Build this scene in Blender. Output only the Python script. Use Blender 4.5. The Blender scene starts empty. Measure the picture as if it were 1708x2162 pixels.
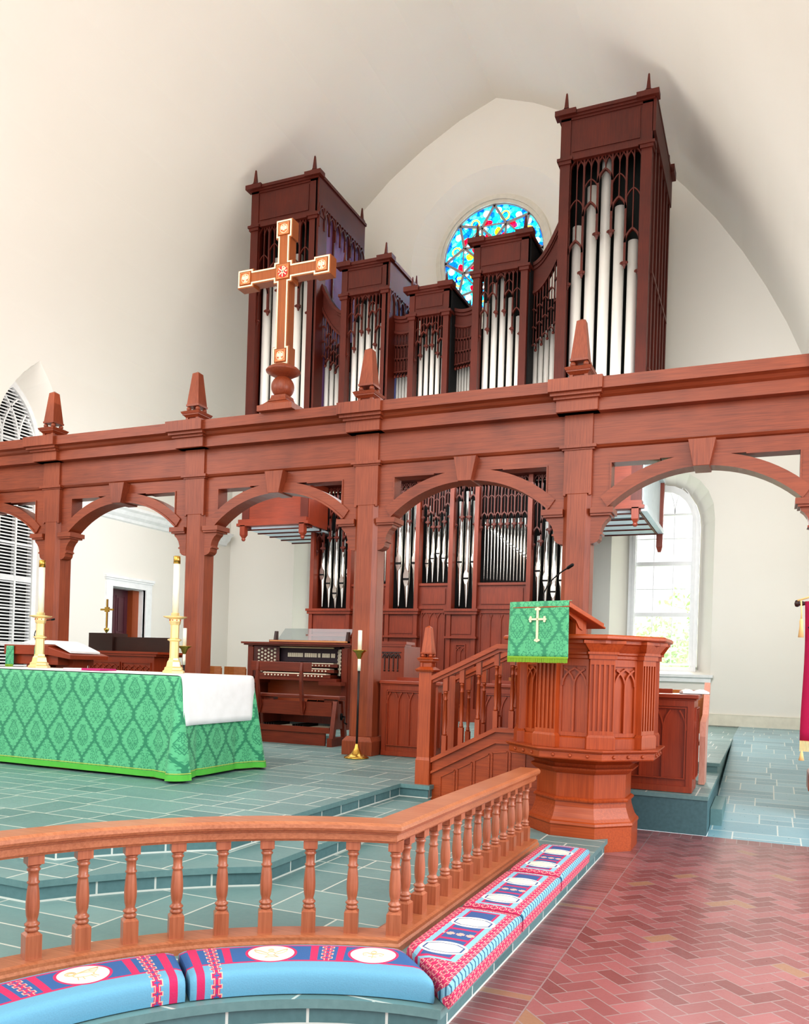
import bpy, bmesh, math, random
from mathutils import Vector, Matrix
random.seed(7)
SC=bpy.context.scene; COL=SC.collection
pi=math.pi
# ------------------------------------------------------------------ node expressions
class X:
    def __init__(s,nt,k): s.nt=nt; s.k=k
    def _m(s,op,*a,clamp=False):
        n=s.nt.nodes.new('ShaderNodeMath'); n.operation=op; n.use_clamp=clamp
        for i,v in enumerate((s,)+a):
            if isinstance(v,X): s.nt.links.new(v.k,n.inputs[i])
            else: n.inputs[i].default_value=v
        return X(s.nt,n.outputs[0])
    def __add__(s,o): return s._m('ADD',o)
    def __radd__(s,o): return s._m('ADD',o)
    def __sub__(s,o): return s._m('SUBTRACT',o)
    def __rsub__(s,o): return (s*-1.0)+o
    def __mul__(s,o): return s._m('MULTIPLY',o)
    def __rmul__(s,o): return s._m('MULTIPLY',o)
    def __truediv__(s,o): return s._m('DIVIDE',o)
    def floor(s): return s._m('FLOOR')
    def frac(s): return s._m('FRACT')
    def abs(s): return s._m('ABSOLUTE')
    def sin(s): return s._m('SINE')
    def cos(s): return s._m('COSINE')
    def lt(s,o): return s._m('LESS_THAN',o)
    def gt(s,o): return s._m('GREATER_THAN',o)
    def mn(s,o): return s._m('MINIMUM',o)
    def mx(s,o): return s._m('MAXIMUM',o)
    def mod(s,o): return s._m('FLOORED_MODULO',o)
    def sq(s,o=None): return s._m('MULTIPLY',s)
    def sqrt(s): return s._m('SQRT')
    def pw(s,o): return s._m('POWER',o)
    def atan2(s,o): return s._m('ARCTAN2',o)
    def band(s,a,b): return s.gt(a)*s.lt(b)
def lin(c):
    if isinstance(c,str):
        c=c.lstrip('#'); c=[int(c[i:i+2],16) for i in (0,2,4)]
    r=[]
    for v in c:
        v/=255.; r.append(v/12.92 if v<=.04045 else ((v+.055)/1.055)**2.4)
    return (r[0],r[1],r[2],1.)
class Mt:
    """material builder"""
    def __init__(s,name,rough=.5,metal=0,coat=0,spec=.5):
        s.m=bpy.data.materials.new(name); s.m.use_nodes=True; s.nt=s.m.node_tree
        s.b=s.nt.nodes['Principled BSDF']; s.b.inputs['Roughness'].default_value=rough
        s.b.inputs['Metallic'].default_value=metal; s.b.inputs['Coat Weight'].default_value=coat
        s.b.inputs['Coat Roughness'].default_value=.25; s.b.inputs['Specular IOR Level'].default_value=spec
        s.tc=s.nt.nodes.new('ShaderNodeTexCoord'); s._sep={}
    def xyz(s,w='Object'):
        if w not in s._sep:
            n=s.nt.nodes.new('ShaderNodeSeparateXYZ'); s.nt.links.new(s.tc.outputs[w],n.inputs[0]); s._sep[w]=n
        n=s._sep[w]; return X(s.nt,n.outputs[0]),X(s.nt,n.outputs[1]),X(s.nt,n.outputs[2])
    def wxyz(s):   # world position
        if 'W' not in s._sep:
            g=s.nt.nodes.new('ShaderNodeNewGeometry'); n=s.nt.nodes.new('ShaderNodeSeparateXYZ'); s.nt.links.new(g.outputs['Position'],n.inputs[0]); s._sep['W']=n
        n=s._sep['W']; return X(s.nt,n.outputs[0]),X(s.nt,n.outputs[1]),X(s.nt,n.outputs[2])
    def vec(s,x,y,z=0.0):
        n=s.nt.nodes.new('ShaderNodeCombineXYZ')
        for i,v in enumerate((x,y,z)):
            if isinstance(v,X): s.nt.links.new(v.k,n.inputs[i])
            else: n.inputs[i].default_value=v
        return n.outputs[0]
    def noise(s,v,scale=1,detail=2,rough=.5):
        n=s.nt.nodes.new('ShaderNodeTexNoise'); s.nt.links.new(v,n.inputs['Vector'])
        n.inputs['Scale'].default_value=scale; n.inputs['Detail'].default_value=detail; n.inputs['Roughness'].default_value=rough
        return X(s.nt,n.outputs['Fac'])
    def rnd(s,v):
        n=s.nt.nodes.new('ShaderNodeTexWhiteNoise'); n.noise_dimensions='3D'; s.nt.links.new(v,n.inputs['Vector']); return X(s.nt,n.outputs['Value'])
    def voro(s,v,scale,feat='F1'):
        n=s.nt.nodes.new('ShaderNodeTexVoronoi'); n.feature=feat; s.nt.links.new(v,n.inputs['Vector']); n.inputs['Scale'].default_value=scale; return n
    def mix(s,f,a,b):
        n=s.nt.nodes.new('ShaderNodeMix'); n.data_type='RGBA'
        if isinstance(f,X): s.nt.links.new(f.k,n.inputs[0])
        else: n.inputs[0].default_value=f
        for i,v in ((6,a),(7,b)):
            if isinstance(v,(tuple,list)): n.inputs[i].default_value=v
            else: s.nt.links.new(v,n.inputs[i])
        return n.outputs[2]
    def col(s,c):
        if isinstance(c,(tuple,list)): s.b.inputs['Base Color'].default_value=c
        else: s.nt.links.new(c,s.b.inputs['Base Color'])
        return s
    def bump(s,h,st=.3,d=.01):
        n=s.nt.nodes.new('ShaderNodeBump'); n.inputs['Strength'].default_value=st; n.inputs['Distance'].default_value=d
        s.nt.links.new(h.k,n.inputs['Height']); s.nt.links.new(n.outputs[0],s.b.inputs['Normal'])
    def rough(s,e): s.nt.links.new(e.k,s.b.inputs['Roughness'])
def plain(name,c,rough=.5,metal=0,coat=0,var=.06,sc=8):
    m=Mt(name,rough,metal,coat); x,y,z=m.xyz(); c=lin(c)
    n=m.noise(m.vec(x,y,z),sc,3)
    d=tuple(v*(1-2*var) for v in c[:3])+(1,); e=tuple(min(1,v*(1+2*var)) for v in c[:3])+(1,)
    m.col(m.mix(n,d,e)); return m.m
def wood(name,c1,c2,axis='z',rough=.38,coat=.25,sc=1.0):
    m=Mt(name,rough,0,coat); x,y,z=m.xyz()
    a,b=3*sc,80*sc
    s={'x':(a,b,b),'y':(b,a,b),'z':(b,b,a)}[axis]
    n=m.noise(m.vec(x*s[0],y*s[1],z*s[2]),1,4,.6)
    n2=m.noise(m.vec(x*1.7,y*1.7,z*1.7),1,2)
    f=((n-.5)*1.15+(n2-.5)*.9+.5)._m('MULTIPLY',1.0,clamp=True)
    m.col(m.mix(f,lin(c1),lin(c2))); m.bump(n,.08,.004); return m.m
# ------------------------------------------------------------------ objects
def tag(o,label=None,cat=None,group=None,kind=None):
    if label: o['label']=label
    if cat: o['category']=cat
    if group: o['group']=group
    if kind: o['kind']=kind
    return o
def empty(name,loc=(0,0,0),rz=0,label=None,cat=None,group=None,kind=None):
    o=bpy.data.objects.new(name,None); o.empty_display_size=.1; COL.objects.link(o); o.location=loc; o.rotation_euler=(0,0,rz)
    return tag(o,label,cat,group,kind)
def root_of(o):
    while o.parent: o=o.parent
    return o
def copy_tree(o,parent=None):
    c=o.copy(); COL.objects.link(c)
    if parent: c.parent=parent
    for ch in list(o.children): copy_tree(ch,c)
    return c
class MB:
    def __init__(s,M=None): s.v=[]; s.f=[]; s.uv={}; s.mi={}; s.M=M or Matrix(); s.cm=0; s.sm=set()
    def av(s,p): s.v.append(s.M@Vector(p)); return len(s.v)-1
    def face(s,ids,uv=None,sm=False):
        s.f.append(ids); i=len(s.f)-1
        if uv: s.uv[i]=uv
        if s.cm: s.mi[i]=s.cm
        if sm: s.sm.add(i)
    def quad(s,a,b,c,d,uv=None): s.face([s.av(a),s.av(b),s.av(c),s.av(d)],uv)
    def box(s,x0,x1,y0,y1,z0,z1,bev=0):
        if x1<x0:x0,x1=x1,x0
        if y1<y0:y0,y1=y1,y0
        if z1<z0:z0,z1=z1,z0
        if bev>0:
            s.prism([(x0+bev,y0),(x1-bev,y0),(x1,y0+bev),(x1,y1-bev),(x1-bev,y1),(x0+bev,y1),(x0,y1-bev),(x0,y0+bev)],z0,z1); return
        i=[s.av(p) for p in ((x0,y0,z0),(x1,y0,z0),(x1,y1,z0),(x0,y1,z0),(x0,y0,z1),(x1,y0,z1),(x1,y1,z1),(x0,y1,z1))]
        for q in ((0,3,2,1),(4,5,6,7),(0,1,5,4),(1,2,6,5),(2,3,7,6),(3,0,4,7)): s.face([i[k] for k in q])
    def frus(s,cx,cy,z0,z1,a0,a1,b0=None,b1=None):
        b0=b0 if b0 is not None else a0; b1=b1 if b1 is not None else a1
        i=[s.av(p) for p in ((cx-a0,cy-b0,z0),(cx+a0,cy-b0,z0),(cx+a0,cy+b0,z0),(cx-a0,cy+b0,z0),(cx-a1,cy-b1,z1),(cx+a1,cy-b1,z1),(cx+a1,cy+b1,z1),(cx-a1,cy+b1,z1))]
        for q in ((0,3,2,1),(4,5,6,7),(0,1,5,4),(1,2,6,5),(2,3,7,6),(3,0,4,7)): s.face([i[k] for k in q])
    def prism(s,poly,a0,a1,plane='xy',sideuv=False):
        """extrude polygon along the third axis"""
        def P(p,h):
            return {'xy':(p[0],p[1],h),'xz':(p[0],h,p[1]),'yz':(h,p[0],p[1])}[plane]
        ar=sum(poly[i][0]*poly[(i+1)%len(poly)][1]-poly[(i+1)%len(poly)][0]*poly[i][1] for i in range(len(poly)))
        if ar<0: poly=poly[::-1]
        flip=(plane=='xz')
        if a1<a0: a0,a1=a1,a0
        lo=[s.av(P(p,a0)) for p in poly]; hi=[s.av(P(p,a1)) for p in poly]; n=len(poly)
        A=lambda l: l[::-1] if flip else l
        s.face(A(lo[::-1])); s.face(A(hi[:]))
        acc=0
        for i in range(n):
            j=(i+1)%n; d=math.dist(poly[i],poly[j])
            uv=None
            if sideuv: uv=[(acc,a0),(acc+d,a0),(acc+d,a1),(acc,a1)]
            q=[lo[i],lo[j],hi[j],hi[i]]
            if flip: q=q[::-1]; uv=uv[::-1] if uv else None
            s.face(q,uv); acc+=d
    def sweep(s,prof,path,closed=False,sm=False,caps=True,pclosed=True):
        """prof [(u,v)], u to the right of travel direction, v up; path in xy (or xyz)"""
        n=len(path); rings=[]
        P=[Vector((p[0],p[1])) for p in path]; Z=[(p[2] if len(p)>2 else 0) for p in path]
        for i in range(n):
            if closed or 0<i<n-1:
                a=(P[i]-P[i-1]).normalized(); b=(P[(i+1)%n]-P[i]).normalized()
            elif i==0: a=b=(P[1]-P[0]).normalized()
            else: a=b=(P[-1]-P[-2]).normalized()
            na=Vector((a.y,-a.x)); nb=Vector((b.y,-b.x)); m=(na+nb)
            m=m.normalized() if m.length>1e-6 else na
            k=1/max(.25,m.dot(na))
            rings.append([s.av((P[i].x+m.x*k*u,P[i].y+m.y*k*u,Z[i]+v)) for u,v in prof])
        m=len(prof); R=n if closed else n-1
        for i in range(R):
            a=rings[i]; b=rings[(i+1)%n]
            for j in range(m if pclosed else m-1):
                k=(j+1)%m; s.face([a[j],a[k],b[k],b[j]],sm=sm)
        if not closed and caps and pclosed:
            s.face(rings[0][::-1]); s.face(rings[-1][:])
    def lathe(s,prof,cx=0,cy=0,cz=0,n=16,sm=True,a0=0,sx=1,sy=1):
        rings=[]
        for r,z in prof:
            rings.append([s.av((cx+sx*r*math.cos(a0+2*pi*k/n),cy+sy*r*math.sin(a0+2*pi*k/n),cz+z)) for k in range(n)])
        for i in range(len(rings)-1):
            for k in range(n):
                q=(k+1)%n; s.face([rings[i][k],rings[i][q],rings[i+1][q],rings[i+1][k]],sm=sm)
        if prof[0][0]>1e-4: s.face(rings[0][::-1])
        if prof[-1][0]>1e-4: s.face(rings[-1])
    def octa(s,prof,c): s.lathe([(a/math.cos(pi/8),z) for a,z in prof],c[0],c[1],0,8,False,pi/8)
    def sphere(s,c,r,n=14,m=8,sz=1):
        s.lathe([(r*math.sin(pi*i/m)+(1e-5),-sz*r*math.cos(pi*i/m)) for i in range(m+1)],c[0],c[1],c[2],n)
    def tube(s,pts,r,n=6,sm=True,caps=True):
        rings=[]; N=len(pts); pts=[Vector(p) for p in pts]
        for i in range(N):
            t=((pts[min(i+1,N-1)]-pts[max(i-1,0)])).normalized()
            up=Vector((0,0,1)) if abs(t.z)<.95 else Vector((1,0,0))
            a=t.cross(up).normalized(); b=t.cross(a); rr=r[i] if isinstance(r,(list,tuple)) else r
            rings.append([s.av(pts[i]+a*rr*math.cos(2*pi*k/n)+b*rr*math.sin(2*pi*k/n)) for k in range(n)])
        for i in range(N-1):
            for k in range(n):
                q=(k+1)%n; s.face([rings[i][k],rings[i][q],rings[i+1][q],rings[i+1][k]],sm=sm)
        if caps: s.face(rings[0][::-1]); s.face(rings[-1])
    def strip(s,pts,w,y0,y1):
        """bar of width w along polyline in local xz, thickness y0..y1"""
        N=len(pts); L=[];R=[]
        for i in range(N):
            a=Vector(pts[i])-Vector(pts[i-1]) if i else Vector(pts[1])-Vector(pts[0])
            b=Vector(pts[i+1])-Vector(pts[i]) if i<N-1 else a
            if a.length<1e-7: a=b
            if b.length<1e-7: b=a
            a=a.normalized(); b=b.normalized(); n=Vector((-a.y-b.y,a.x+b.x))
            n=n.normalized() if n.length>1e-6 else Vector((-a.y,a.x))
            k=1/max(.4,n.dot(Vector((-a.y,a.x)))); n=n*k*w/2
            L.append((pts[i][0]+n.x,pts[i][1]+n.y)); R.append((pts[i][0]-n.x,pts[i][1]-n.y))
        ids=[]
        for i in range(N): ids.append([s.av((L[i][0],y0,L[i][1])),s.av((R[i][0],y0,R[i][1])),s.av((R[i][0],y1,R[i][1])),s.av((L[i][0],y1,L[i][1]))])
        for i in range(N-1):
            a=ids[i];b=ids[i+1]
            for k in range(4): q=(k+1)%4; s.face([a[k],a[q],b[q],b[k]])
        s.face(ids[0][::-1]); s.face(ids[-1])
    def build(s,name,mat,parent=None,world=True,smooth=False,fixn=True,bev=0):
        me=bpy.data.meshes.new(name); off=Vector((0,0,0))
        v=s.v
        if parent is not None and world:
            r=root_of(parent); Mi=(Matrix.Translation(r.location)@r.rotation_euler.to_matrix().to_4x4()).inverted(); v=[Mi@p for p in v]
        me.from_pydata([tuple(p) for p in v],[],s.f)
        mats=mat if isinstance(mat,(list,tuple)) else [mat]
        for m in mats: me.materials.append(m)
        for i,k in s.mi.items(): me.polygons[i].material_index=k
        if smooth: me.polygons.foreach_set('use_smooth',[True]*len(me.polygons))
        else:
            for i in s.sm: me.polygons[i].use_smooth=True
        if s.uv:
            ul=me.uv_layers.new(name='UVMap')
            for p in me.polygons:
                u=s.uv.get(p.index)
                if u:
                    for k,li in enumerate(p.loop_indices): ul.data[li].uv=u[k]
        if fixn:
            bm=bmesh.new(); bm.from_mesh(me); bmesh.ops.recalc_face_normals(bm,faces=bm.faces); bm.to_mesh(me); bm.free()
        me.update()
        o=bpy.data.objects.new(name,me); COL.objects.link(o)
        if parent is not None: o.parent=parent
        if bev: 
            b=o.modifiers.new('bevel','BEVEL'); b.width=bev; b.segments=2; b.limit_method='ANGLE'; b.angle_limit=.7
        return o
def boolcut(o,cutters):
    for c in cutters:
        m=o.modifiers.new('b','BOOLEAN'); m.operation='DIFFERENCE'; m.object=c; m.solver='EXACT'
    dg=bpy.context.evaluated_depsgraph_get(); dg.update()
    me=bpy.data.meshes.new_from_object(o.evaluated_get(dg)); o.modifiers.clear(); o.data=me
def kill(l):
    for c in l: bpy.data.objects.remove(c,do_unlink=True)
def arc(cx,cy,r,a0,a1,n):
    return [(cx+r*math.cos(math.radians(a0+(a1-a0)*i/n)),cy+r*math.sin(math.radians(a0+(a1-a0)*i/n))) for i in range(n+1)]
def parch(x0,x1,z,k=1.0,n=8):
    """pointed arch from (x0,z) up to apex to (x1,z); k=radius/width"""
    w=x1-x0; R=k*w; pts=[]
    am=math.acos((R-w/2)/R)
    L=[(x0+R-R*math.cos(am*i/n), z+R*math.sin(am*i/n)) for i in range(n+1)]
    Rr=[(x0+x1-p[0],p[1]) for p in L[::-1]][1:]
    return L+Rr
def Tf(x,y,z,ang): return Matrix.Translation((x,y,z))@Matrix.Rotation(ang,4,'Z')
def blind(mb,x0,x1,z0,z1,n,y=0,d=.012,w=.014,fr=.0,hs=None):
    """gothic intersecting blind tracery raised on a face at y facing -y"""
    d=d*1.6; w=w*1.15; c=(x1-x0)/n; R=1.55*c; zs=z1-min((hs or 1.05*c),(z1-z0)*.6)
    if fr: 
        for a in ((x0,z0,x1,z0+fr),(x0,z1-fr,x1,z1),(x0,z0+fr,x0+fr,z1-fr),(x1-fr,z0+fr,x1,z1-fr)): mb.box(a[0],a[2],y-d*1.1,y,a[1],a[3])
    for i in range(n+1):
        xi=x0+i*c
        if 0<i<n: mb.strip([(xi,z0),(xi,zs)],w,y-d*1.03,y)
        for sg in (1,-1):
            if (i==0 and sg<0) or (i==n and sg>0): continue
            pts=[]
            for k in range(9):
                t=k*.16; px=xi+sg*R*(1-math.cos(t)); pz=zs+R*math.sin(t)
                if pz>z1 or px<x0-1e-6 or px>x1+1e-6: break
                pts.append((px,pz))
            if len(pts)>1: mb.strip(pts,w*.9,y-d*(.9+.05*sg),y)

LOOK='Medium High Contrast'
WORLD=1.7
LIGHTS=[('wall_fill_right',(-1.3,13.2,4.9),(-2.0,18.6,3.6),2,95,(.97,.99,1)),  # unseen lamp added to brighten the end wall and window casing
 ('reveal_fill_right',(-2.1,20.4,7.4),(-2.1,18.7,3.4),1.8,420,(1,1,1)),  # added out of view above the window, brightens its reveals
 ('reveal_fill_left',(-10.2,20.4,7.4),(-10.2,18.7,3.4),1.8,420,(1,1,1)),  # same kind of added lamp, for the left window's reveals
 ('nave_fill',(-4,-3.5,9),(-6,14,5),9,560,(1,.95,.88)),  # fill added behind the camera to lift the whole interior
 ('transept_daylight',(6.5,5,4.5),(-2.5,7.5,1),5,420,(.92,.96,1)),
 ('left_daylight',(-12.3,4,6),(-3,9,2),4,150,(1,.93,.95)),
 ('vault_fill',(-6,3.5,5.4),(-6,3.6,20),9,190,(1,.94,.85)),  # added upward fill that brightens the vault, no real fitting
 ('vault_fill_left',(-10.3,9.5,5.4),(-13.6,9.6,11),4,60,(1,.88,.84),9),  # warm fill added for the pinkish left side of the vault
 ('vault_fill_right',(-1.0,13.5,5.3),(-.8,13.6,20),2.6,40,(.97,.96,1),6),  # added fill aimed up at the right of the vault
 ('organ_fill',(-6.2,12.0,5.35),(-6.2,17,12),5,110,(1,.95,.9),2),  # unseen fill added behind the beam, washing the upper organ
 ('chancel_fill',(-6,12.4,4.9),(-6,15.6,3),4,75,(1,.95,.88)),
 ('left_wall_fill',(-9.6,12.6,4.4),(-13.3,14.2,2.6),2.5,90,(.9,.96,1)),  # added to brighten the lower left wall, not a choir lamp
 ('soffit_fill_left',(-9.6,15.2,1.75),(-9.6,15.21,9),1.6,22,(.85,.93,1)),  # hidden lamp added below the overhang to brighten the left soffit
 ('soffit_fill_right',(-2.6,15.6,1.75),(-2.6,15.61,9),1.6,30,(.85,.93,1)),  # right-hand soffit lifted by another added lamp
 ('choir_fill',(-6,13,5.2),(-6,12.9,0),6,200,(.97,.98,1))]  # overhead fill added for the choir and the wall behind

# ------------------------------------------------------------------ materials
W_SCR_H=wood('screen_wood_h','#652b18','#a4512f','x',.42,.12); W_SCR_V=wood('screen_wood_v','#682c19','#a85533','z',.42,.12)
W_PUL_V=wood('pulpit_wood_v','#81300e','#c05a28','z',.38,.15); W_PUL_H=wood('pulpit_wood_h','#81300e','#c05a28','x',.38,.15)
W_RAIL=wood('rail_wood','#95502f','#cf8861','x',.33,.35); W_RAILV=wood('rail_wood_v','#8e4a2e','#c87d5b','z',.33,.35)
W_ORG=wood('organ_wood','#3d0f07','#66220f','z',.5,.05); W_ORGH=wood('organ_wood_h','#3d0f07','#66220f','x',.5,.05)
W_ORGL=wood('organ_lower_wood','#5c2112','#903c22','z',.45,.08); W_ORGLH=wood('organ_lower_wood_h','#5c2112','#903c22','x',.45,.08)
W_CON=wood('console_wood','#521a0c','#8c3a20','x',.38,.15); W_CONV=wood('console_wood_v','#521a0c','#8c3a20','z',.38,.15)
W_DESK=wood('desk_wood','#72290f','#a84420','z',.4,.12); W_DESKH=wood('desk_wood_h','#72290f','#a84420','x',.4,.12)
W_DARK=wood('dark_wood','#22100a','#3d2016','x'); W_CHAIR=wood('chair_wood','#8a4a1e','#c07c40','x')
W_CROSS=wood('cross_wood','#7c3a14','#ae6128','z',.35,.3); W_DOOR=wood('door_wood','#4b2430','#6a3a44','z')
W_DOORL=wood('door_edge_wood','#8a3f1c','#a9562b','z')
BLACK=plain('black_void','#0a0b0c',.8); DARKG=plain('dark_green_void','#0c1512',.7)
BLK=plain('black_metal','#141414',.35,.6)
BRASS=plain('brass','#c9a455',.22,1,0,.03); BRASSL=plain('pale_brass','#f0d79a',.34,.55,0,.03)
PIPE=plain('polished_tin','#d2d2cc',.2,1,0,.03,3); PIPEU=plain('tin_white_reflection','#f2f1ec',.4,.3,0,.02,3)  # second tin, upper pipes: white reflection put into the colour
SLOT=plain('pipe_mouth_shadow','#050505',.7)
WAX=plain('wax','#fbf3df',.45); LINEN=plain('white_linen','#fbfaf8',.8); WHITE=plain('white_paint','#f2f3f2',.5); IVORY=plain('ivory','#efe6cf',.35)
CREAM=plain('cream_paint','#e9e3d2',.6); RED=plain('red_enamel','#c42a30',.4); GOLDL=plain('pale_gilding','#f8ecc6',.35,.1)
PEACH=plain('peach_relief','#d98a5a',.5); MAG=plain('magenta_velvet','#a8104a',.9); GOLDF=plain('gold_fringe','#e9c88a',.7)
PURPLEBK=plain('magenta_book_cover','#b0266a',.6); FRINGE=plain('lime_green_fringe','#8cb238',.8); ALTF=plain('green_fringe','#5cb848',.85)
TAUPE=plain('window_lead_frame','#a9a3a2',.6); SASHW=plain('sash_white','#fcfdff',.4)
BLUEPAN=plain('blue_lit_panel','#8f9fe6',.6); LILAC=plain('lilac_lit_panel','#8a6a9a',.6)  # blue and violet light on the tower sides put into the colour
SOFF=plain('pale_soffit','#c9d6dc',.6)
def mat_wall():
    m=Mt('plaster',.9); x,y,z=m.wxyz()
    n=m.noise(m.vec(x,y,z),.35,3); m.col(m.mix(n,lin('#ebe6dc'),lin('#f4f0e8')))
    m.bump(m.noise(m.vec(x,y,z),60,2),.05,.003); return m.m
PLASTER=mat_wall()
def mat_slate(name,h=.46,w=.78,c1='#5d7f80',c2='#84a5a3',grout='#c9cfc6',seed=0.,swap=False,rough=.42):
    m=Mt(name,rough,0,.1); x,y,z=m.wxyz()
    if swap: x,y=y,x
    v=y/h; row=v.floor(); fv=v.frac()
    u=x/w+m.rnd(m.vec(row,seed,3.1))*5.3; c=u.floor(); fu=u.frac()
    r=m.rnd(m.vec(row,c,seed+1.7)); r2=m.rnd(m.vec(row,c,seed+9.3))
    g=.0065
    du=fu.mn(1.0-fu)*w; dv=fv.mn(1.0-fv)*h; d=du.mn(dv)
    # some tiles are split
    sv=((fv-.5).abs()*h)+r.lt(.62)*9.0; su=((fu-r2*.3-.35).abs()*w)+r2.lt(.55)*9.0
    d=d.mn(sv).mn(su)
    side=(fv.gt(.5)*r.gt(.62))*.37+(fu.gt(r2*.3+.35)*r2.gt(.55))*.21
    rr=m.rnd(m.vec(row+side,c,seed+4.4))
    n=m.noise(m.vec(x,y,z),2.2,4); n2=m.noise(m.vec(x,y,z),38,3)
    f=(rr*.55+n*.5+n2*.25-.15)._m('MULTIPLY',1.,clamp=True)
    base=m.mix(f,lin(c1),lin(c2)); gr=d.lt(g)
    m.col(m.mix(gr,base,lin(grout))); m.rough(n2*.25+rough-.1)
    m.bump(n2-gr*.6,.12,.004); return m.m
SLATE=mat_slate('slate_paving'); SLATE2=mat_slate('slate_paving_aisle',.42,.6,'#6792a0','#98c0c9','#cfd8d2',5.,False,.3)
def mat_riser(name,L=.34,c1='#48696b',c2='#6a8e90'):
    m=Mt(name,.6); u,v,_=m.xyz('UV')
    uu=u/L; c=uu.floor(); fu=uu.frac(); d=fu.mn(1.0-fu)*L
    x,y,z=m.wxyz(); n=m.noise(m.vec(x,y,z),30,3); r=m.rnd(m.vec(c,2.,1.))
    gr=d.lt(.006).mx(v.lt(.012))
    m.col(m.mix(gr,m.mix((n*.5+r*.5),lin(c1),lin(c2)),lin('#d3d8d0'))); return m.m
RISER=mat_riser('slate_riser')
def mat_nosing():
    m=Mt('slate_nosing',.5); x,y,z=m.wxyz(); n=m.noise(m.vec(x,y,z),30,3)
    n2=m.noise(m.vec(x,y,z),2,2); m.col(m.mix(n*.5+n2*.5,lin('#537677'),lin('#7d9f9e'))); return m.m
NOSE=mat_nosing()
def mat_brick():
    m=Mt('herringbone_brick',.3,0,.12); x,y,z=m.wxyz(); W=.098
    a=(x+y)*(.70710678/W); b=(y-x)*(.70710678/W)
    i=a.floor(); j=b.floor(); fx=a.frac(); fy=b.frac(); k=(i-j).mod(4.0)
    k0=k.lt(.5); k1=k.band(.5,1.5); k2=k.band(1.5,2.5); k3=k.gt(2.5)
    big=9.0; L=fx+(k1*big); R=(1.0-fx)+(k0*big); T=(1.0-fy)+(k3*big); Bt=fy+(k2*big)
    d=L.mn(R).mn(T).mn(Bt)*W
    idx=i-k1; idy=j-k2
    r=m.rnd(m.vec(idx,idy,.5))
    # border of soldier bricks along the curb (x) and along the slate (y)
    bx=(x+1.2); inx=bx.lt(.24)*bx.gt(-1.0)*y.gt(2.6); iny=y.gt(8.31)
    sy=y/.066; sx=x/.066*.66
    rB=m.rnd(m.vec(sy.floor(),7.,1.)); rC=m.rnd(m.vec(sx.floor(),9.,2.))
    dB=(sy.frac().mn(1.0-sy.frac())*.066).mn((bx-.235).abs()); dC=(sx.frac().mn(1.0-sx.frac())*.1).mn((y-8.315).abs())
    inA=inx.mx(iny)
    d=d*(1.0-inA)+inx*dB+(iny*(1.0-inx))*dC
    r=r*(1.0-inA)+inx*rB+(iny*(1.0-inx))*rC
    gr=d.lt(.0035)
    n=m.noise(m.vec(x,y,z),1.3,3); n2=m.noise(m.vec(x,y,z),45,3)
    base=m.mix((r*.7+n*.4+n2*.2-.15)._m('MULTIPLY',1.,clamp=True),lin('#6f403f'),lin('#a3696a'))
    tan=r.gt(.985)
    base=m.mix(tan,base,lin('#96705a'))
    m.col(m.mix(gr,base,lin('#93807e'))); m.rough(n2*.2+.22); m.bump(n2*.5-gr,.15,.004); return m.m
BRICK=mat_brick()
def mat_damask(name,L='#64bd8a',D='#2f8561',sx=.32,sy=.5,uvn='UV'):
    m=Mt(name,.75); u,v,_=m.xyz(uvn)
    a=u/sx; b=v/sy
    row=(b*2.0).floor(); 
    # ogee lattice
    w=((b*2*pi).cos()*.25)+((b*6*pi).cos()*.02)
    e1=((a*1.0+w).frac()-.5).abs(); e2=((a*1.0-w+.5).frac()-.5).abs()
    lat=e1.mn(e2).lt(.05)
    dy=((b+.5).frac()-.5); dbB=(b.frac()-.5); daA=((a-.25).frac()-.5); daB=((a+.25).frac()-.5)
    def motif(da,db,k):
        X_=da*sx; Y_=db*sy
        def ringat(cx,cy,R,w,pet=0.,n=6.):
            x0=(X_-cx); y0=(Y_-cy); r=(x0.sq()+y0.sq()).sqrt()
            if pet: r=r/(((y0.atan2(x0)*n).cos()*pet)+1.0)
            return (r-R).abs().lt(w)
        o=ringat(0,.055*k,.042*k,.0045,.22,7.).mx(ringat(0,.055*k,.018*k,.004,.3,5.))
        ax=X_.abs()
        def sym(cx,cy,R,w,pet=0.,n=6.):
            x0=(ax-cx); y0=(Y_-cy); r=(x0.sq()+y0.sq()).sqrt()
            if pet: r=r/(((y0.atan2(x0)*n).cos()*pet)+1.0)
            return (r-R).abs().lt(w)
        o=o.mx(sym(.06*k,-.03*k,.024*k,.0045,.2,5.)).mx(sym(.032*k,-.085*k,.026*k,.004,.25,4.)).mx(sym(.03*k,.12*k,.014*k,.004,.3,5.))
        return o.mx(ringat(0,-.04*k,.022*k,.0045,.35,4.))
    mo=motif(daA,dy,.95).mx(motif(daB,dbB,.8))
    lat=lat.mx(((daB.abs()*sx*1.1)+(dbB.abs()*sy*.72)-.075).abs().lt(.006)*.9)
    # petals and scrolls inside each medallion
    n=m.noise(m.vec(u,v),34,2)
    p=((a*2*pi*3).sin()*(b*2*pi*4+(a*2*pi).cos()*2).sin())
    q=((a*2*pi*5).cos()*(b*2*pi*7).cos())
    scroll=(p*.6+q*.45+(n-.5)*2.4)
    rim=e1.mn(e2).lt(.11)*((b*2*pi*14).sin()+(n-.5)*2.).gt(.2)
    blot=scroll.gt(.38)
    f=lat.mx(rim*.8).mx(mo*.85).mx(blot*.22)
    n3=m.noise(m.vec(u,v),5,2)
    c=m.mix(f,lin(L),lin(D)); m.col(m.mix(n3*.25,c,lin(D)))
    m.b.inputs['Sheen Weight'].default_value=.2; return m.m
DAMASK=mat_damask('green_damask'); DAMASK2=mat_damask('green_damask_small','#66c08c','#3f916c',.27,.42)
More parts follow.
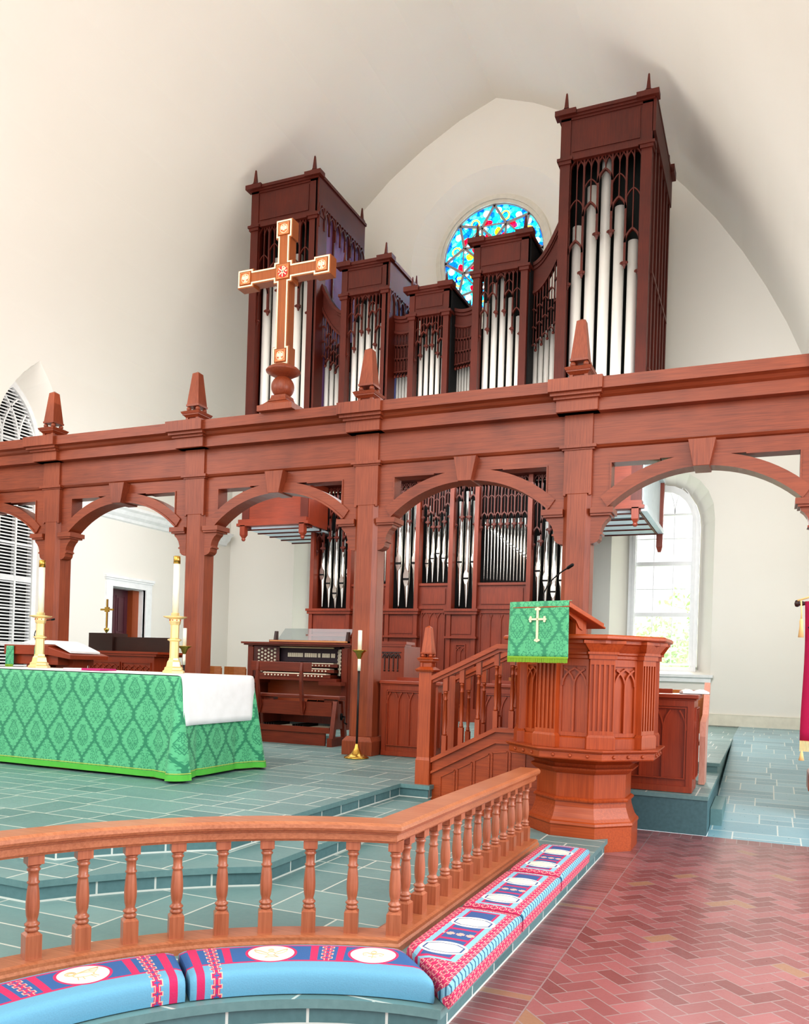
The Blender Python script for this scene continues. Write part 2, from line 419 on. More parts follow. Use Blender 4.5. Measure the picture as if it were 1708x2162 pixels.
def mat_curved_kneeler(length,ulist,clist,name):
    """u along the arc (m) v 0 at rail edge .. .45 top, then front"""
    m=Mt(name,.95); u,v,_=m.xyz('UV')
    col=lin('#6eabc6')
    def mx(f,c):
        nonlocal col
        col=m.mix(f,col,lin(c))
    inb=v.band(.045,.245)
    mx(inb,'#33629c'); edge=(v-.045).abs().lt(.007).mx((v-.245).abs().lt(.007)); mx(edge,'#d0205e')
    for uc in clist['bars']: mx(((u-uc).abs().lt(.018))*v.band(.045,.245),'#d0205e')
    for uc in clist['ends']: mx((u-uc).abs().lt(.02)*1.0,'#d0205e')
    def crosses(f,uc,v0,v1,st=.046,s=.9):
        mx(((u-uc).abs().lt(.017))*v.band(v0,v1),'#d0205e')
        x=(u-uc).abs(); y=((v/st).frac()-.5).abs()*st
        def cr(a,b): return (x.lt(a*s)*y.lt(b*s)).mx(x.lt(b*s)*y.lt(a*s))
        g=v.band(v0,v1)
        mx(cr(.032,.014)*g,'#f0b8a0'); mx(cr(.026,.009)*g,'#d0205e'); mx(cr(.014,.003)*g,'#33629c')
    for uc in clist['xmid']: crosses(1,uc,.05,.24)
    for uc in clist['xfull']: crosses(1,uc,-.1,.7)
    for uc in clist['med']:
        r=(((u-uc).abs()/.108).sq()+((v-.145).abs()/.102).sq()).sqrt()
        mx(r.lt(1.12),'#d0205e'); mx(r.lt(1.0),'#f3ead9')
    x,y,z=m.xyz(); n=m.noise(m.vec(x,y,z),160,2); m.bump(n,.4,.003)
    m.col(m.mix(n*.25,col,lin('#5f6f86'))); return m.m
def mat_straight_kneeler():
    """u across 0 (rail) ... .32 top ... front; v along 0..1 m normalised .93"""
    m=Mt('needlepoint_straight',.95); u,v,_=m.xyz('UV')
    col=lin('#cf2a62')
    def mx(f,c):
        nonlocal col
        col=m.mix(f,col,lin(c))
    # lattice of small crosses on the pink border
    st=.052
    def crossf(a,b,st=st,ou=0.,ov=0.):
        x=(((u+ou)/st).frac()-.5).abs()*st; y=(((v+ov)/st).frac()-.5).abs()*st
        return (x.lt(a)*y.lt(b)).mx(x.lt(b)*y.lt(a))
    mx(crossf(.022,.011),'#f2b6a8'); mx(crossf(.017,.007),'#cf2a62'); mx(crossf(.006,.006),'#8a5a60')
    inn=u.band(.06,.29)*v.band(.05,.86)
    mx(inn,'#8cc4d8')
    core=u.band(.09,.26)*v.band(.07,.84); mx(core,'#cf2a62')
    core2=u.band(.103,.247)*v.band(.09,.82); mx(core2,'#355f97')
    for vc in (.34,.5): mx(core*(v-vc).abs().lt(.012),'#cf2a62')
    mx(core*(v-.42).abs().lt(.028)*crossf(.022,.011,.052,.0,.022),'#f2b6a8')
    for vc in (.205,.635):
        a=(u-.175).abs(); b=(v-vc).abs()
        r=((a/.118).sq()+(b/.088).sq()).sqrt()
        mx(r.lt(1.0),'#f6f1e6')
        o=(a/.098).mx(b/.062).mx((a/.098+b/.062)*.66); mx(o.lt(1.0)*o.gt(.9),'#3a5f92')
        mx(o.lt(.9),'#f3e9d4')
    edge=u.band(.345,.39)
    mx(edge,'#8cc4d8'); mx(edge*((v/.045).frac().lt(.3)),'#2d6a88')
    x,y,z=m.xyz(); n=m.noise(m.vec(x,y,z),160,2); m.bump(n,.4,.003)
    m.col(m.mix(n*.2,col,lin('#7a6072'))); return m.m
KN_S=mat_straight_kneeler()
def mat_rose():
    m=bpy.data.materials.new('stained_glass'); m.use_nodes=True; nt=m.node_tree
    for n in list(nt.nodes): nt.nodes.remove(n)
    q=Mt.__new__(Mt); q.m=m; q.nt=nt; q._sep={}; q.tc=nt.nodes.new('ShaderNodeTexCoord'); q.b=None
    x,y,z=q.xyz()
    v=q.vec(x,z,0.0)
    V=q.voro(v,10.0); Vd=q.voro(v,10.0,'DISTANCE_TO_EDGE')
    s=nt.nodes.new('ShaderNodeSeparateColor'); nt.links.new(V.outputs['Color'],s.inputs[0]); r=X(nt,s.outputs[0]); r2=X(nt,s.outputs[1])
    col=q.mix(r,lin('#2c93d6'),lin('#74dcea')); col=q.mix(r2.gt(.72),col,lin('#2f74c8'))
    # radially repeated flowers
    rad=(x.sq(x)+z.sq(z)).sqrt(); ang=z.atan2(x)*(8/(2*pi)); fa=(ang.frac()-.5)*(2*pi/8)
    def spot(rr,aa,sr,sa,c,ring=None):
        nonlocal col
        d=(((rad-rr)/sr).sq((rad-rr)/sr)+((fa-aa)*rad/sa).sq((fa-aa)*rad/sa)).sqrt()
        if ring: f=d.band(ring,1.0)
        else: f=d.lt(1.0)
        col=q.mix(f,col,lin(c))
    spot(.74,.0,.30,.30,'#3fd0a8',.9); spot(.74,.0,.2,.2,'#44d9b0',.87); spot(.98,.12,.12,.12,'#eec75a',.65); spot(.84,-.18,.07,.13,'#e0304a'); spot(1.08,-.2,.07,.08,'#ffffff')
    spot(.60,.24,.1,.08,'#f0c838'); spot(.5,-.1,.11,.09,'#d8263c'); spot(.74,.0,.05,.1,'#ffffff'); spot(1.1,.3,.07,.07,'#f7f7ff'); spot(.36,.0,.16,.14,'#fff3df'); spot(.36,0.,.1,.1,'#e0304a')
    spot(.2,.1,.13,.13,'#f3d9d0')
    lead=X(nt,Vd.outputs['Distance']).lt(.026)
    col=q.mix(lead,col,lin('#1d4f86'))
    t=nt.nodes.new('ShaderNodeBsdfTransparent'); nt.links.new(col,t.inputs[0])
    tr=nt.nodes.new('ShaderNodeBsdfTranslucent'); nt.links.new(col,tr.inputs[0])
    ad=nt.nodes.new('ShaderNodeAddShader'); nt.links.new(t.outputs[0],ad.inputs[0]); nt.links.new(tr.outputs[0],ad.inputs[1])
    o=nt.nodes.new('ShaderNodeOutputMaterial'); nt.links.new(ad.outputs[0],o.inputs[0]); return m
ROSE=mat_rose()
def mat_glass(name='clear_glass',tint=(1,1,1,1),gl=.08):
    m=bpy.data.materials.new(name); m.use_nodes=True; nt=m.node_tree
    for n in list(nt.nodes): nt.nodes.remove(n)
    t=nt.nodes.new('ShaderNodeBsdfTransparent'); t.inputs[0].default_value=tint
    g=nt.nodes.new('ShaderNodeBsdfGlossy'); g.inputs['Roughness'].default_value=.05
    mx=nt.nodes.new('ShaderNodeMixShader'); mx.inputs[0].default_value=gl
    nt.links.new(t.outputs[0],mx.inputs[1]); nt.links.new(g.outputs[0],mx.inputs[2])
    o=nt.nodes.new('ShaderNodeOutputMaterial'); nt.links.new(mx.outputs[0],o.inputs[0]); return m
GLASS=mat_glass(); GLASSD=mat_glass('smoked_glass',(.82,.86,.88,1),.12)
def mat_leaf():
    m=Mt('sunlit_leaf',.6); x,y,z=m.xyz(); n=m.noise(m.vec(x,y,z),1.5,2); m.col(m.mix(n,lin('#7fae6c'),lin('#cfe4a8')))
    m.b.inputs['Transmission Weight'].default_value=0; return m.m
LEAF=mat_leaf(); GRASS=plain('lawn_green','#b5cf98',.9)
# ------------------------------------------------------------------ camera, world, lights
yaw=math.radians(23.446); roll=math.radians(1.7754)
F=Vector((-math.sin(yaw),math.cos(yaw),0)); Rv=Vector((math.cos(yaw),math.sin(yaw),0)); U=Vector((0,0,1)); c_,s_=math.cos(roll),math.sin(roll)
cx=Rv*c_+U*s_; cy=Rv*(-s_)+U*c_; cz=-F
cam=bpy.data.cameras.new('camera'); co=bpy.data.objects.new('camera',cam); COL.objects.link(co); SC.camera=co
co.matrix_world=Matrix(((cx.x,cy.x,cz.x,0),(cx.y,cy.y,cz.y,0),(cx.z,cy.z,cz.z,1.55),(0,0,0,1)))
cam.sensor_fit='AUTO'; cam.sensor_width=36; cam.lens=1755.55/2162*36; cam.shift_y=325.4/2162; cam.clip_start=.05; cam.clip_end=300
w=bpy.data.worlds.new('sky'); SC.world=w; w.use_nodes=True; bg=w.node_tree.nodes['Background']; bg.inputs[0].default_value=(.93,.97,1,1); bg.inputs[1].default_value=WORLD
SC.view_settings.view_transform='Standard'; SC.view_settings.look=LOOK; SC.view_settings.exposure=-.08
def area(name,loc,target,size,power,color=(1,1,1),sy=None):
    l=bpy.data.lights.new(name,'AREA'); l.energy=power; l.color=color; l.shape='RECTANGLE'; l.size=size; l.size_y=sy or size
    o=bpy.data.objects.new(name,l); COL.objects.link(o); o.location=loc
    d=Vector(target)-Vector(loc); o.rotation_euler=d.to_track_quat('-Z','Y').to_euler(); return o
for a in LIGHTS: area(*a)
# ------------------------------------------------------------------ the room
AX=-6.17; YB=18.6
prof=[(7.1,5.6),(7.08,6.4),(6.98,7.2),(6.72,8.0),(6.38,8.8),(5.97,9.6),(5.5,10.4),(4.95,11.2),(4.3,12.0),(3.55,12.8),(2.7,13.55),(1.8,14.15),(.9,14.62),(0,14.95)]
def vaultpoly(off=0,zb=-.3):
    L=[(AX-d-off,z+off*.6) for d,z in prof]; R=[(AX+d+off,z+off*.6) for d,z in prof[::-1]][1:]
    return [(AX-7.1-off,zb)]+L+R+[(AX+7.1+off,zb)]
def struct(name,mb,mat,parent=None,**k): 
    o=mb.build(name,mat,parent,**k)
    if parent is None: o['kind']='structure'
    return o
# ceiling vault shell
mb=MB(); a=[(AX-d,z) for d,z in prof]+[(AX+d,z) for d,z in prof[::-1]][1:]
b=[(x+(x-AX)*.05+( -.25 if x<AX else .25),z+.35) for x,z in a]
mb.prism(a+b[::-1],-5.0,YB,'xz'); ceiling=struct('ceiling',mb,PLASTER)
mb=MB(); mb.box(AX-7.7,AX-7.1,-5,YB,-.3,5.62); wall_l=struct('wall_left',mb,PLASTER)
mb=MB(); mb.box(AX+7.1,AX+7.7,9.5,YB,-.3,5.62); struct('wall_right',mb,PLASTER)
mb=MB(); mb.prism(vaultpoly(.5),YB,YB+.55,'xz'); wall_b=struct('wall_back',mb,PLASTER)
# cutters
def loftcut(polyA,ya,polyB,yb,name='cut',plane='xz'):
    mb=MB(); P=(lambda p,h:(p[0],h,p[1])) if plane=='xz' else (lambda p,h:(h,p[0],p[1]))
    A=[mb.av(P(p,ya)) for p in polyA]; B=[mb.av(P(p,yb)) for p in polyB]; n=len(A)
    mb.face(A[::-1]); mb.face(B)
    for i in range(n): mb.face([A[i],A[(i+1)%n],B[(i+1)%n],B[i]])
    return mb.build(name,PLASTER)
def winpoly(cx,hw,z0,zs,rise,n=12):
    p=[(cx-hw,z0),(cx-hw,zs)]
    for i in range(1,n): t=pi*i/n; p.append((cx-hw*math.cos(t),zs+rise*math.sin(t)**.9))
    return p+[(cx+hw,zs),(cx+hw,z0)]
ext=lambda A,ya,B,yb,y: [(p[0]+(q[0]-p[0])*(y-ya)/(yb-ya),p[1]+(q[1]-p[1])*(y-ya)/(yb-ya)) for p,q in zip(A,B)]
cut=[]
WINC=(-2.12,2*AX+2.12)
for cxw in WINC:
    A=winpoly(cxw,1.065,1.56,4.85,1.12); B=winpoly(cxw,.74,1.66,4.75,.95)
    cut.append(loftcut(ext(A,18.6,B,19.15,18.5),18.5,ext(A,18.6,B,19.15,19.3),19.3))
RC=(-6.2,11.32)
def circ(cx,cz,r,n=48): return [(cx+r*math.cos(2*pi*i/n),cz+r*math.sin(2*pi*i/n)) for i in range(n)]
A=circ(RC[0],RC[1],2.02); B=circ(RC[0]-.05,RC[1]+.1,1.42)
cut.append(loftcut(ext(A,18.6,B,18.95,18.55),18.55,ext(A,18.6,B,18.95,18.951),18.951))
cut.append(loftcut(circ(RC[0]-.05,RC[1]+.1,1.27),18.9,circ(RC[0]-.05,RC[1]+.1,1.27),19.3))
boolcut(wall_b,cut); kill(cut)
# louvred window opening in the left wall
def lanc(yc,hw,z0,zs,k=1.15): return [(yc-hw,z0)]+parch(yc-hw,yc+hw,zs,k,10)+[(yc+hw,z0)]
YL=11.86; A=lanc(YL+.12,.98,.9,5.35,1.3); B=lanc(YL,.62,1.1,5.75,1.0)
c1=loftcut(ext(A,-13.0,B,-13.85,-12.6),-12.6,ext(A,-13.0,B,-13.85,-14.1),-14.1,plane='yz')
c2=loftcut([(14.25,.5),(14.25,3.12),(15.32,3.12),(15.32,.5)],-13.2,[(14.25,.5),(14.25,3.12),(15.32,3.12),(15.32,.5)],-14.2,plane='yz')
boolcut(wall_l,[c1,c2]); boolcut(ceiling,[c1]); kill([c1,c2])
# cornice and baseboards
mb=MB(); pr=[(0,4.58),(.06,4.60),(.08,4.66),(.16,4.72),(.2,4.80),(.27,4.84),(.27,4.9),(0,4.9)]
mb.sweep(pr,[(AX-7.1,13.4),(AX-7.1,18.35)]); struct('trim_1',mb,WHITE)
mb=MB(); mb.box(-3.9,AX+7.1,YB-.03,YB,.51,.74); mb.box(-3.9,AX+7.1,YB-.035,YB,.74,.755); struct('baseboard_back',mb,CREAM)
# floors
mb=MB(); mb.prism([(-14,-5),(8,-5),(8,8.53),(-14,8.53)],-.2,0); struct('floor',mb,BRICK)
mb=MB(); mb.prism([(8.53,-.2),(8.53,0),(15.5,.51),(18.9,.51),(18.9,-.2)],-.47,3.0,'yz'); struct('floor_aisle',mb,SLATE2)
Cc=(-1.1,1.85)
def plat(name,poly,z0,z1,top=.04,ov=.02,base_inset=True):
    mb=MB(); mb.prism(poly,z1-top,z1)
    mb2=MB(); 
    # inset riser
    ins=[]; n=len(poly)
    ar=sum(poly[i][0]*poly[(i+1)%n][1]-poly[(i+1)%n][0]*poly[i][1] for i in range(n))
    P=poly if ar>0 else poly[::-1]
    for i in range(n):
        a=(Vector(P[i])-Vector(P[i-1])).normalized(); b=(Vector(P[(i+1)%n])-Vector(P[i])).normalized()
        na=Vector((-a.y,a.x)); nb=Vector((-b.y,b.x)); m=(na+nb).normalized(); k=ov/max(.4,m.dot(na)); ins.append((P[i][0]+m.x*k,P[i][1]+m.y*k))
    mb2.prism(ins,z0,z1-top,sideuv=True)
    # UV v relative to the foot
    for k,u in mb2.uv.items(): mb2.uv[k]=[(p[0],p[1]-z0) for p in u]
    mb.mi={k:1 for k in range(2,len(mb.f))}; a=struct(name,mb,[SLATE,NOSE]); 
    b=mb2.build('riser',RISER,a); return a
def arcp(r,a0,a1,n=22): return arc(Cc[0],Cc[1],r,a0,a1,n)
r1=1.41; y1=1.85
p1=[(-1.2,math.sqrt(r1*r1-.01)+1.85)]+arcp(r1,94.06,180,24)[1:]+[(-9.8,1.85),(-9.8,8.5),(-2.97,8.5),(-2.97,7.76),(-1.96,7.76),(-1.96,7.45),(-1.69,7.17),(-1.3,7.17),(-1.2,7.27)]
plat('floor_rail_platform',p1,0,.12)
r2=3.2; sx2=-2.9; y2=3.52
aa0=math.degrees(math.acos((sx2-Cc[0])/r2)); aa1=180-math.degrees(math.asin((y2-Cc[1])/r2))
p2=[(sx2,Cc[1]+r2*math.sin(math.radians(aa0)))]+arcp(r2,aa0,aa1)[1:]+[(-9.4,y2),(-9.4,8.4),(-3.28,8.4),(-3.28,7.6),(sx2-.07,7.6),(sx2,7.56)]
plat('floor_step',p2,.12,.25)
r3=3.65; sx3=-3.3; y3=3.95
aa0=math.degrees(math.acos((sx3-Cc[0])/r3)); aa1=180-math.degrees(math.asin((y3-Cc[1])/r3))
p3=[(sx3,Cc[1]+r3*math.sin(math.radians(aa0)))]+arcp(r3,aa0,aa1)[1:]+[(-9.0,y3),(-9.0,7.6),(-13.3,7.6),(-13.3,10.75),(-.47,10.75),(-.47,8.53),(-2.99,8.53),(-2.99,7.6),(sx3,7.6)]
plat('floor_chancel',p3,.25,.38)
mb=MB(); mb.box(-13.3,-.5,10.8,18.6,.0,.45); mb.box(-13.3,-.47,10.77,18.6,.45,.49); struct('floor_choir',mb,SLATE)
mb=MB(); mb.box(-2.96,-.49,8.54,8.56,0,.345); mb.box(-.49,-.475,8.54,10.75,0,.345); struct('trim_2',mb,plain('dark_slate_side','#4c6e73',.6,0,0,.12,30))
mb=MB(); mb.box(-.47,-.36,9.0,10.0,.0,.2); struct('floor_side_step',mb,NOSE)

# ------------------------------------------------------------------ timber chancel screen
SY=9.75
scr=empty('chancel_screen',(AX,SY,.38),label='tall reddish wooden chancel screen with arches under a long moulded beam',cat='screen')
posts=[-13.0,-10.27,-7.54,-4.81,-2.07,.66]
yf=lambda d: SY-d
# beam profile (u: toward viewer, v: z)
beamp=[(-.30,4.13),(.02,4.13),(.02,4.14),(.06,4.155),(.08,4.18),(.07,4.185),(.07,4.54),(.20,4.54),(.2,4.68),(.24,4.70),(.27,4.73),(.32,4.745),(.34,4.745),(.34,4.875),(-.30,4.875)]
# each bay section of the beam is a part
for i in range(5):
    mb=MB(); mb.sweep(beamp,[(posts[i]+.001 if i else -13.24,SY),(posts[i+1]-.001 if i<4 else .90,SY)]); mb.build('beam',W_SCR_H,scr)
for i,px in enumerate(posts):
    mb=MB(Matrix.Translation((px,0,0)))
    def ring(z0,z1,hw,d): mb.box(-(min(hw,.235) if i==0 else hw),(min(hw,.235) if i==5 else hw),yf(d),SY+.3,z0,z1)
    ring(4.13,4.15,.19,.10); ring(4.15,4.185,.215,.13); ring(4.185,4.54,.165,.10)
    ring(4.54,4.675,.24,.25); ring(4.675,4.705,.265,.29); ring(4.705,4.74,.295,.34); ring(4.74,4.885,.31,.39)
    mb.build('beam_block',W_SCR_V,scr)
    mb=MB(Matrix.Translation((px,0,0)))
    # chamfered shaft
    mb.box(-.165,.165,SY-.09,SY+.24,3.62,4.13)
    mb.box(-.165,.165,SY-.09,SY+.24,.62,3.62,.055); mb.box(-.165,.165,SY-.09,SY+.24,.56,.62)
    # chamfer stops
    for sg in (-1,1): mb.frus(sg*.150,SY-.075,3.60,3.70,.016,.016)
    mb.box(-.215,.215,SY-.14,SY+.28,.38,.56); mb.frus(0,SY+.07,.56,.62,.215,.17,.21,.165)
    mb.build('post',W_SCR_V,scr,bev=.004)
    # brackets both sides
    for sg in (-1,1):
        if i==0 and sg<0 or i==5 and sg>0: continue
        mb=MB(Matrix.Translation((px,0,0)))
        x0=sg*.16
        mb.box(x0,sg*.42,SY-.10,SY+.2,3.385,3.45); mb.box(x0,sg*.395,SY-.08,SY+.18,3.36,3.385)
        pr=[(x0,3.36),(sg*.37,3.36),(sg*.365,3.33),(sg*.33,3.30),(sg*.295,3.25),(sg*.275,3.19),(sg*.275,3.17),(sg*.295,3.165),(sg*.295,3.145),(sg*.27,3.14),(sg*.262,3.09),(sg*.235,3.06),(sg*.2,3.045),(x0,3.04)]
        mb.prism(pr,SY-.04,SY+.12,'xz'); mb.build('bracket',W_SCR_H,scr)
for i in range(5):
    xa,xb=posts[i]+.165,posts[i+1]-.165; cx_=(xa+xb)/2; hw=(xb-xa)/2
    mb=MB()
    mb.box(xa,xb,SY-.03,SY+.16,3.985,4.145)      # rail under the beam
    mb.box(xa,xa+.2,SY-.032,SY+.162,3.45,3.985); mb.box(xb-.2,xb,SY-.032,SY+.162,3.45,3.985)
    h0=hw-.185; s0=.405; R=(h0*h0+s0*s0)/(2*s0); zc=3.455+s0-R; ao=math.asin(h0/R)
    def arcz(r,n=24,a=None): 
        a=a or ao; return [(cx_+r*math.sin(-a+2*a*k/n),zc+r*math.cos(-a+2*a*k/n)) for k in range(n+1)]
    inn=arcz(R); 
    # outer arc clipped at the stiles
    Ro=R+.145; a2=math.asin(min(1,(hw-.10)/Ro)); out=arcz(Ro,24,a2)
    out=[(x,min(z,4.05)) for x,z in out]
    mb.prism(inn+out[::-1],SY-.055,SY+.18,'xz')
    Rb=R-.0; mb.strip([(x,z) for x,z in arcz(R+.012)],.024,SY-.075,SY-.05)
    mb.build('arch',W_SCR_H,scr)
    # thin moulding in spandrel openings
    for sg in (-1,1):
        mb=MB(); xs=cx_+sg*(hw-.2); mb.box(xs,xs-sg*.016,SY-.045,SY+.17,3.6,3.969); mb.box(xs,cx_+sg*.45,SY-.045,SY+.17,3.969,3.985)
        mb.build('spandrel_moulding',W_SCR_H,scr)
    mb=MB(); mb.prism([(cx_-.085,3.84),(cx_+.085,3.84),(cx_+.145,4.14),(cx_-.145,4.14)],SY-.17,SY+.2,'xz'); mb.build('keystone',W_SCR_V,scr,bev=.004)
def obelisk_parts(parent,x,y,z,s=1.0,mat=W_SCR_V):
    mb=MB(Matrix.Translation((x,y,z))@Matrix.Scale(s,4))
    mb.frus(0,0,0,.09,.085,.085); 
    for sg in (-1,1):
        for tg in (-1,1): mb.box(sg*.085-.02,sg*.085+.02,tg*.085-.02,tg*.085+.02,0,.09)
    mb.frus(0,0,.09,.12,.10,.13); mb.frus(0,0,.12,.135,.137,.137); mb.frus(0,0,.135,.165,.143,.158); mb.frus(0,0,.165,.185,.158,.12)
    f=mb.build('finial_base',mat,parent)
    for sg in (-1,1):
        for tg in (-1,1): mb=MB(Matrix.Translation((x,y,z))@Matrix.Scale(s,4)); mb.sphere((sg*.075,tg*.075,.215),.034,10,6); mb.build('finial_ball',mat,parent)
    mb=MB(Matrix.Translation((x,y,z))@Matrix.Scale(s,4))
    mb.frus(0,0,.25,.275,.104,.106); mb.frus(0,0,.275,.72,.098,.052); mb.frus(0,0,.72,.755,.052,.002); mb.build('obelisk',mat,parent)
for px in posts[:-1]: obelisk_parts(scr,px,SY-.09,4.885,1.02)
# ------------------------------------------------------------------ cross on the screen
CX,CY,CZ=-6.03,9.52,6.74
cr=empty('altar_cross',(CX,CY,4.877),label='large carved wooden cross with pale gilt edging on a turned stand above the screen',cat='cross')
def crosspoly(w,e,sq,up,dn,lt,c):
    """w half bar, sq half end square, c half centre square"""
    return [(-w,c),(-w,up-2*sq),(-sq,up-2*sq),(-sq,up),(sq,up),(sq,up-2*sq),(w,up-2*sq),(w,c),(c,c),(c,w),(lt-2*sq,w),(lt-2*sq,sq),(lt,sq),(lt,-sq),(lt-2*sq,-sq),(lt-2*sq,-w),(c,-w),(c,-c),(w,-c),
            (w,-(dn-2*sq)),(sq,-(dn-2*sq)),(sq,-dn),(-sq,-dn),(-sq,-(dn-2*sq)),(-w,-(dn-2*sq)),(-w,-c),(-c,-c),(-c,-w),(-(lt-2*sq),-w),(-(lt-2*sq),-sq),(-lt,-sq),(-lt,sq),(-(lt-2*sq),sq),(-(lt-2*sq),w),(-c,w),(-c,c)]
T=Matrix.Translation((CX,CY,CZ))
mb=MB(T); P=crosspoly(.092,0,.125,.70,1.24,.715,.145); mb.prism(P,-.08,.08,'xz'); body=mb.build('cross_body',W_CROSS,cr,bev=.003)
mb=MB(T); a=crosspoly(.080,0,.113,.688,1.228,.703,.133); b=crosspoly(.062,0,.095,.670,1.210,.685,.115)
n=len(a)
for i in range(n):
    j=(i+1)%n; mb.prism([a[i],a[j],b[j],b[i]],-.092,-.079,'xz')
mb.build('gilt_edging',GOLDL,cr)
for k,(x,z) in enumerate(((0,.575),(.59,0),(-.59,0),(0,-1.115))):
    mb=MB(T@Matrix.Translation((x,0,z))); mb.prism([(-.075,-.075),(.075,-.075),(.075,.075),(-.075,.075)],-.088,-.079,'xz'); mb.strip([(-.072,-.072),(.072,-.072),(.072,.072),(-.072,.072),(-.072,-.072)],.012,-.1,-.085)
    pl=mb.build('corner_panel',PEACH,cr)
    mb=MB(T@Matrix.Translation((x,0,z))); mb.strip([(.058*math.cos(t*pi/10),.058*math.sin(t*pi/10)) for t in range(21)],.006,-.094,-.088)
    # small winged figure: body, head, wings
    for (fx,fz,rx,rz) in ((0,.0,.016,.03),(0,.036,.012,.012),(-.028,.008,.018,.026),(.028,.008,.018,.026),(-.01,-.04,.01,.012),(.012,-.04,.01,.012))[:6 if k else 4]:
        mb.prism([(fx+rx*math.cos(t*pi/6),fz+rz*math.sin(t*pi/6)) for t in range(12)],-.096,-.088,'xz')
    mb.build('relief_figure',GOLDL,pl)
    mb=MB(T@Matrix.Translation((x,0,z)))
    for q in range(6): mb.prism([(.046*math.cos(q*1.05+.5)+.006*math.cos(t*pi/4),.046*math.sin(q*1.05+.5)+.006*math.sin(t*pi/4)) for t in range(8)],-.095,-.088,'xz')
    mb.build('red_accent',RED,pl)
mb=MB(T); mb.prism([(-.088,-.088),(.088,-.088),(.088,.088),(-.088,.088)],-.088,-.079,'xz'); mb.strip([(-.086,-.086),(.086,-.086),(.086,.086),(-.086,.086),(-.086,-.086)],.01,-.1,-.085); cp=mb.build('centre_panel',PEACH,cr)
mb=MB(T); mb.prism([(.076*math.cos(t*pi/14),.076*math.sin(t*pi/14)) for t in range(28)],-.094,-.087,'xz'); mb.build('red_roundel',RED,cp)
mb=MB(T); y0,y1_=-.102,-.094
mb.strip([(-.055,-.045),(.055,.045)],.012,y0,y1_); mb.strip([(-.055,.045),(.055,-.045)],.012,y0,y1_); mb.strip([(0,-.07),(0,.068)],.013,y0,y1_)
mb.strip([(0,.066),(.02,.066),(.03,.055),(.03,.045),(.02,.035),(0,.035)],.01,y0,y1_)
mb.strip([(-.066,-.012),(-.055,.018),(-.044,-.012)],.005,y0,y1_); mb.strip([(-.061,0),(-.049,0)],.005,y0,y1_)
mb.strip([(.044,.018),(.041,.0),(.049,-.006),(.055,.004),(.061,-.006),(.069,.0),(.066,.018)],.005,y0,y1_)
mb.build('monogram',GOLDL,cp)
mb=MB(Matrix.Translation((CX,CY,4.877)))
mb.frus(0,0,.0,.075,.27,.27,.2,.2); mb.frus(0,0,.075,.09,.235,.235,.18,.18); mb.frus(0,0,.09,.14,.22,.15,.17,.13)
mb.lathe([(.20,.138),(.17,.17),(.155,.2),(.15,.225)],0,0,0,4,False,pi/4)
mb.build('stand_base',W_SCR_V,cr)
mb=MB(Matrix.Translation((CX,CY,4.877))); mb.sphere((0,0,.35),.155,28,16); mb.build('stand_ball',W_SCR_V,cr,smooth=True)
mb=MB(Matrix.Translation((CX,CY,4.877))); mb.lathe([(.07,.47),(.08,.49),(.14,.50),(.228,.55),(.232,.565),(.2,.6),(.13,.64),(.07,.655),(.0001,.657)],0,0,0,32); mb.build('stand_dome',W_SCR_V,cr)
# ------------------------------------------------------------------ communion rail
rl=empty('communion_rail',(-1.7,3.9,.12),label='curved wooden communion rail with turned balusters along the kneeling step',cat='railing')
RR=2.13; xr=-1.735
ystart=math.sqrt(RR*RR-(xr-Cc[0])**2)+Cc[1]
aa=math.degrees(math.atan2(ystart-Cc[1],xr-Cc[0]))
ymaxr=6.62
path_side=[(xr,ymaxr),(xr,ystart)]; path_arc=arcp(RR,aa,172,36)
# travel from far end toward the camera, then round the arc: right-hand normal
full=path_side+path_arc[1:]
hand=[(-.075,.565),(-.045,.555),(.045,.555),(.05,.565),(.058,.568),(.058,.60),(.066,.603),(.07,.612),(.085,.617),(.092,.63),(.09,.648),(.075,.660),(-.075,.660),(-.09,.648),(-.092,.63),(-.085,.617),(-.07,.612),(-.066,.603),(-.058,.60),(-.058,.568)]
hand=[(-u,v+.0) for u,v in hand]
hp=[(u,v-.025) for u,v in hand]
mb=MB(); mb.sweep([(u,v+.12) for u,v in hp],full); mb.build('handrail',W_RAIL,rl)
base=[(-.10,.0),(.10,.0),(.10,.028),(.09,.04),(.088,.055),(.07,.062),(-.07,.062),(-.088,.055),(-.09,.04),(-.10,.028)]
mb=MB(); mb.sweep([(u,v+.12) for u,v in base],full); mb.build('base_rail',W_RAIL,rl)
def baluster_prof(h): 
    k=h/.478
    return [(.0215,.118),(.026,.122),(.028,.128),(.026,.134),(.0215,.137),(.024,.142),(.029,.147),(.029,.153),(.022,.159),(.019,.168),(.024,.19),(.0265,.22),(.0265,.25),(.0235,.30),(.0205,.325),(.0195,.332),(.024,.336),(.024,.343),(.0195,.347),(.0195,.375),(.021,.39),(.026,.395),(.026,.402),(.021,.406),(.024,.412),(.0265,.416),(.024,.42)]
def baluster(x,y,ang):
    mb=MB(Tf(x,y,.182,ang)); a=.0355
    mb.box(-a,a,-a,a,-.02,.105); mb.frus(0,0,.105,.118,a,.021); mb.lathe([(r*1.14,z) for r,z in baluster_prof(1)],0,0,0,14); mb.frus(0,0,.42,.425,.024,a*.9); mb.box(-a,a,-a,a,.425,.478)
    return mb.build('baluster',W_RAILV,rl)
ang=106.45
while ang<171: baluster(Cc[0]+RR*math.cos(math.radians(ang)),Cc[1]+RR*math.sin(math.radians(ang)),math.radians(ang+90)); ang+=5.9
baluster(xr+.005,ystart+.0-.0,0) if False else None
for k in range(13): baluster(xr,4.1+k*(6.53-4.1)/12,0)
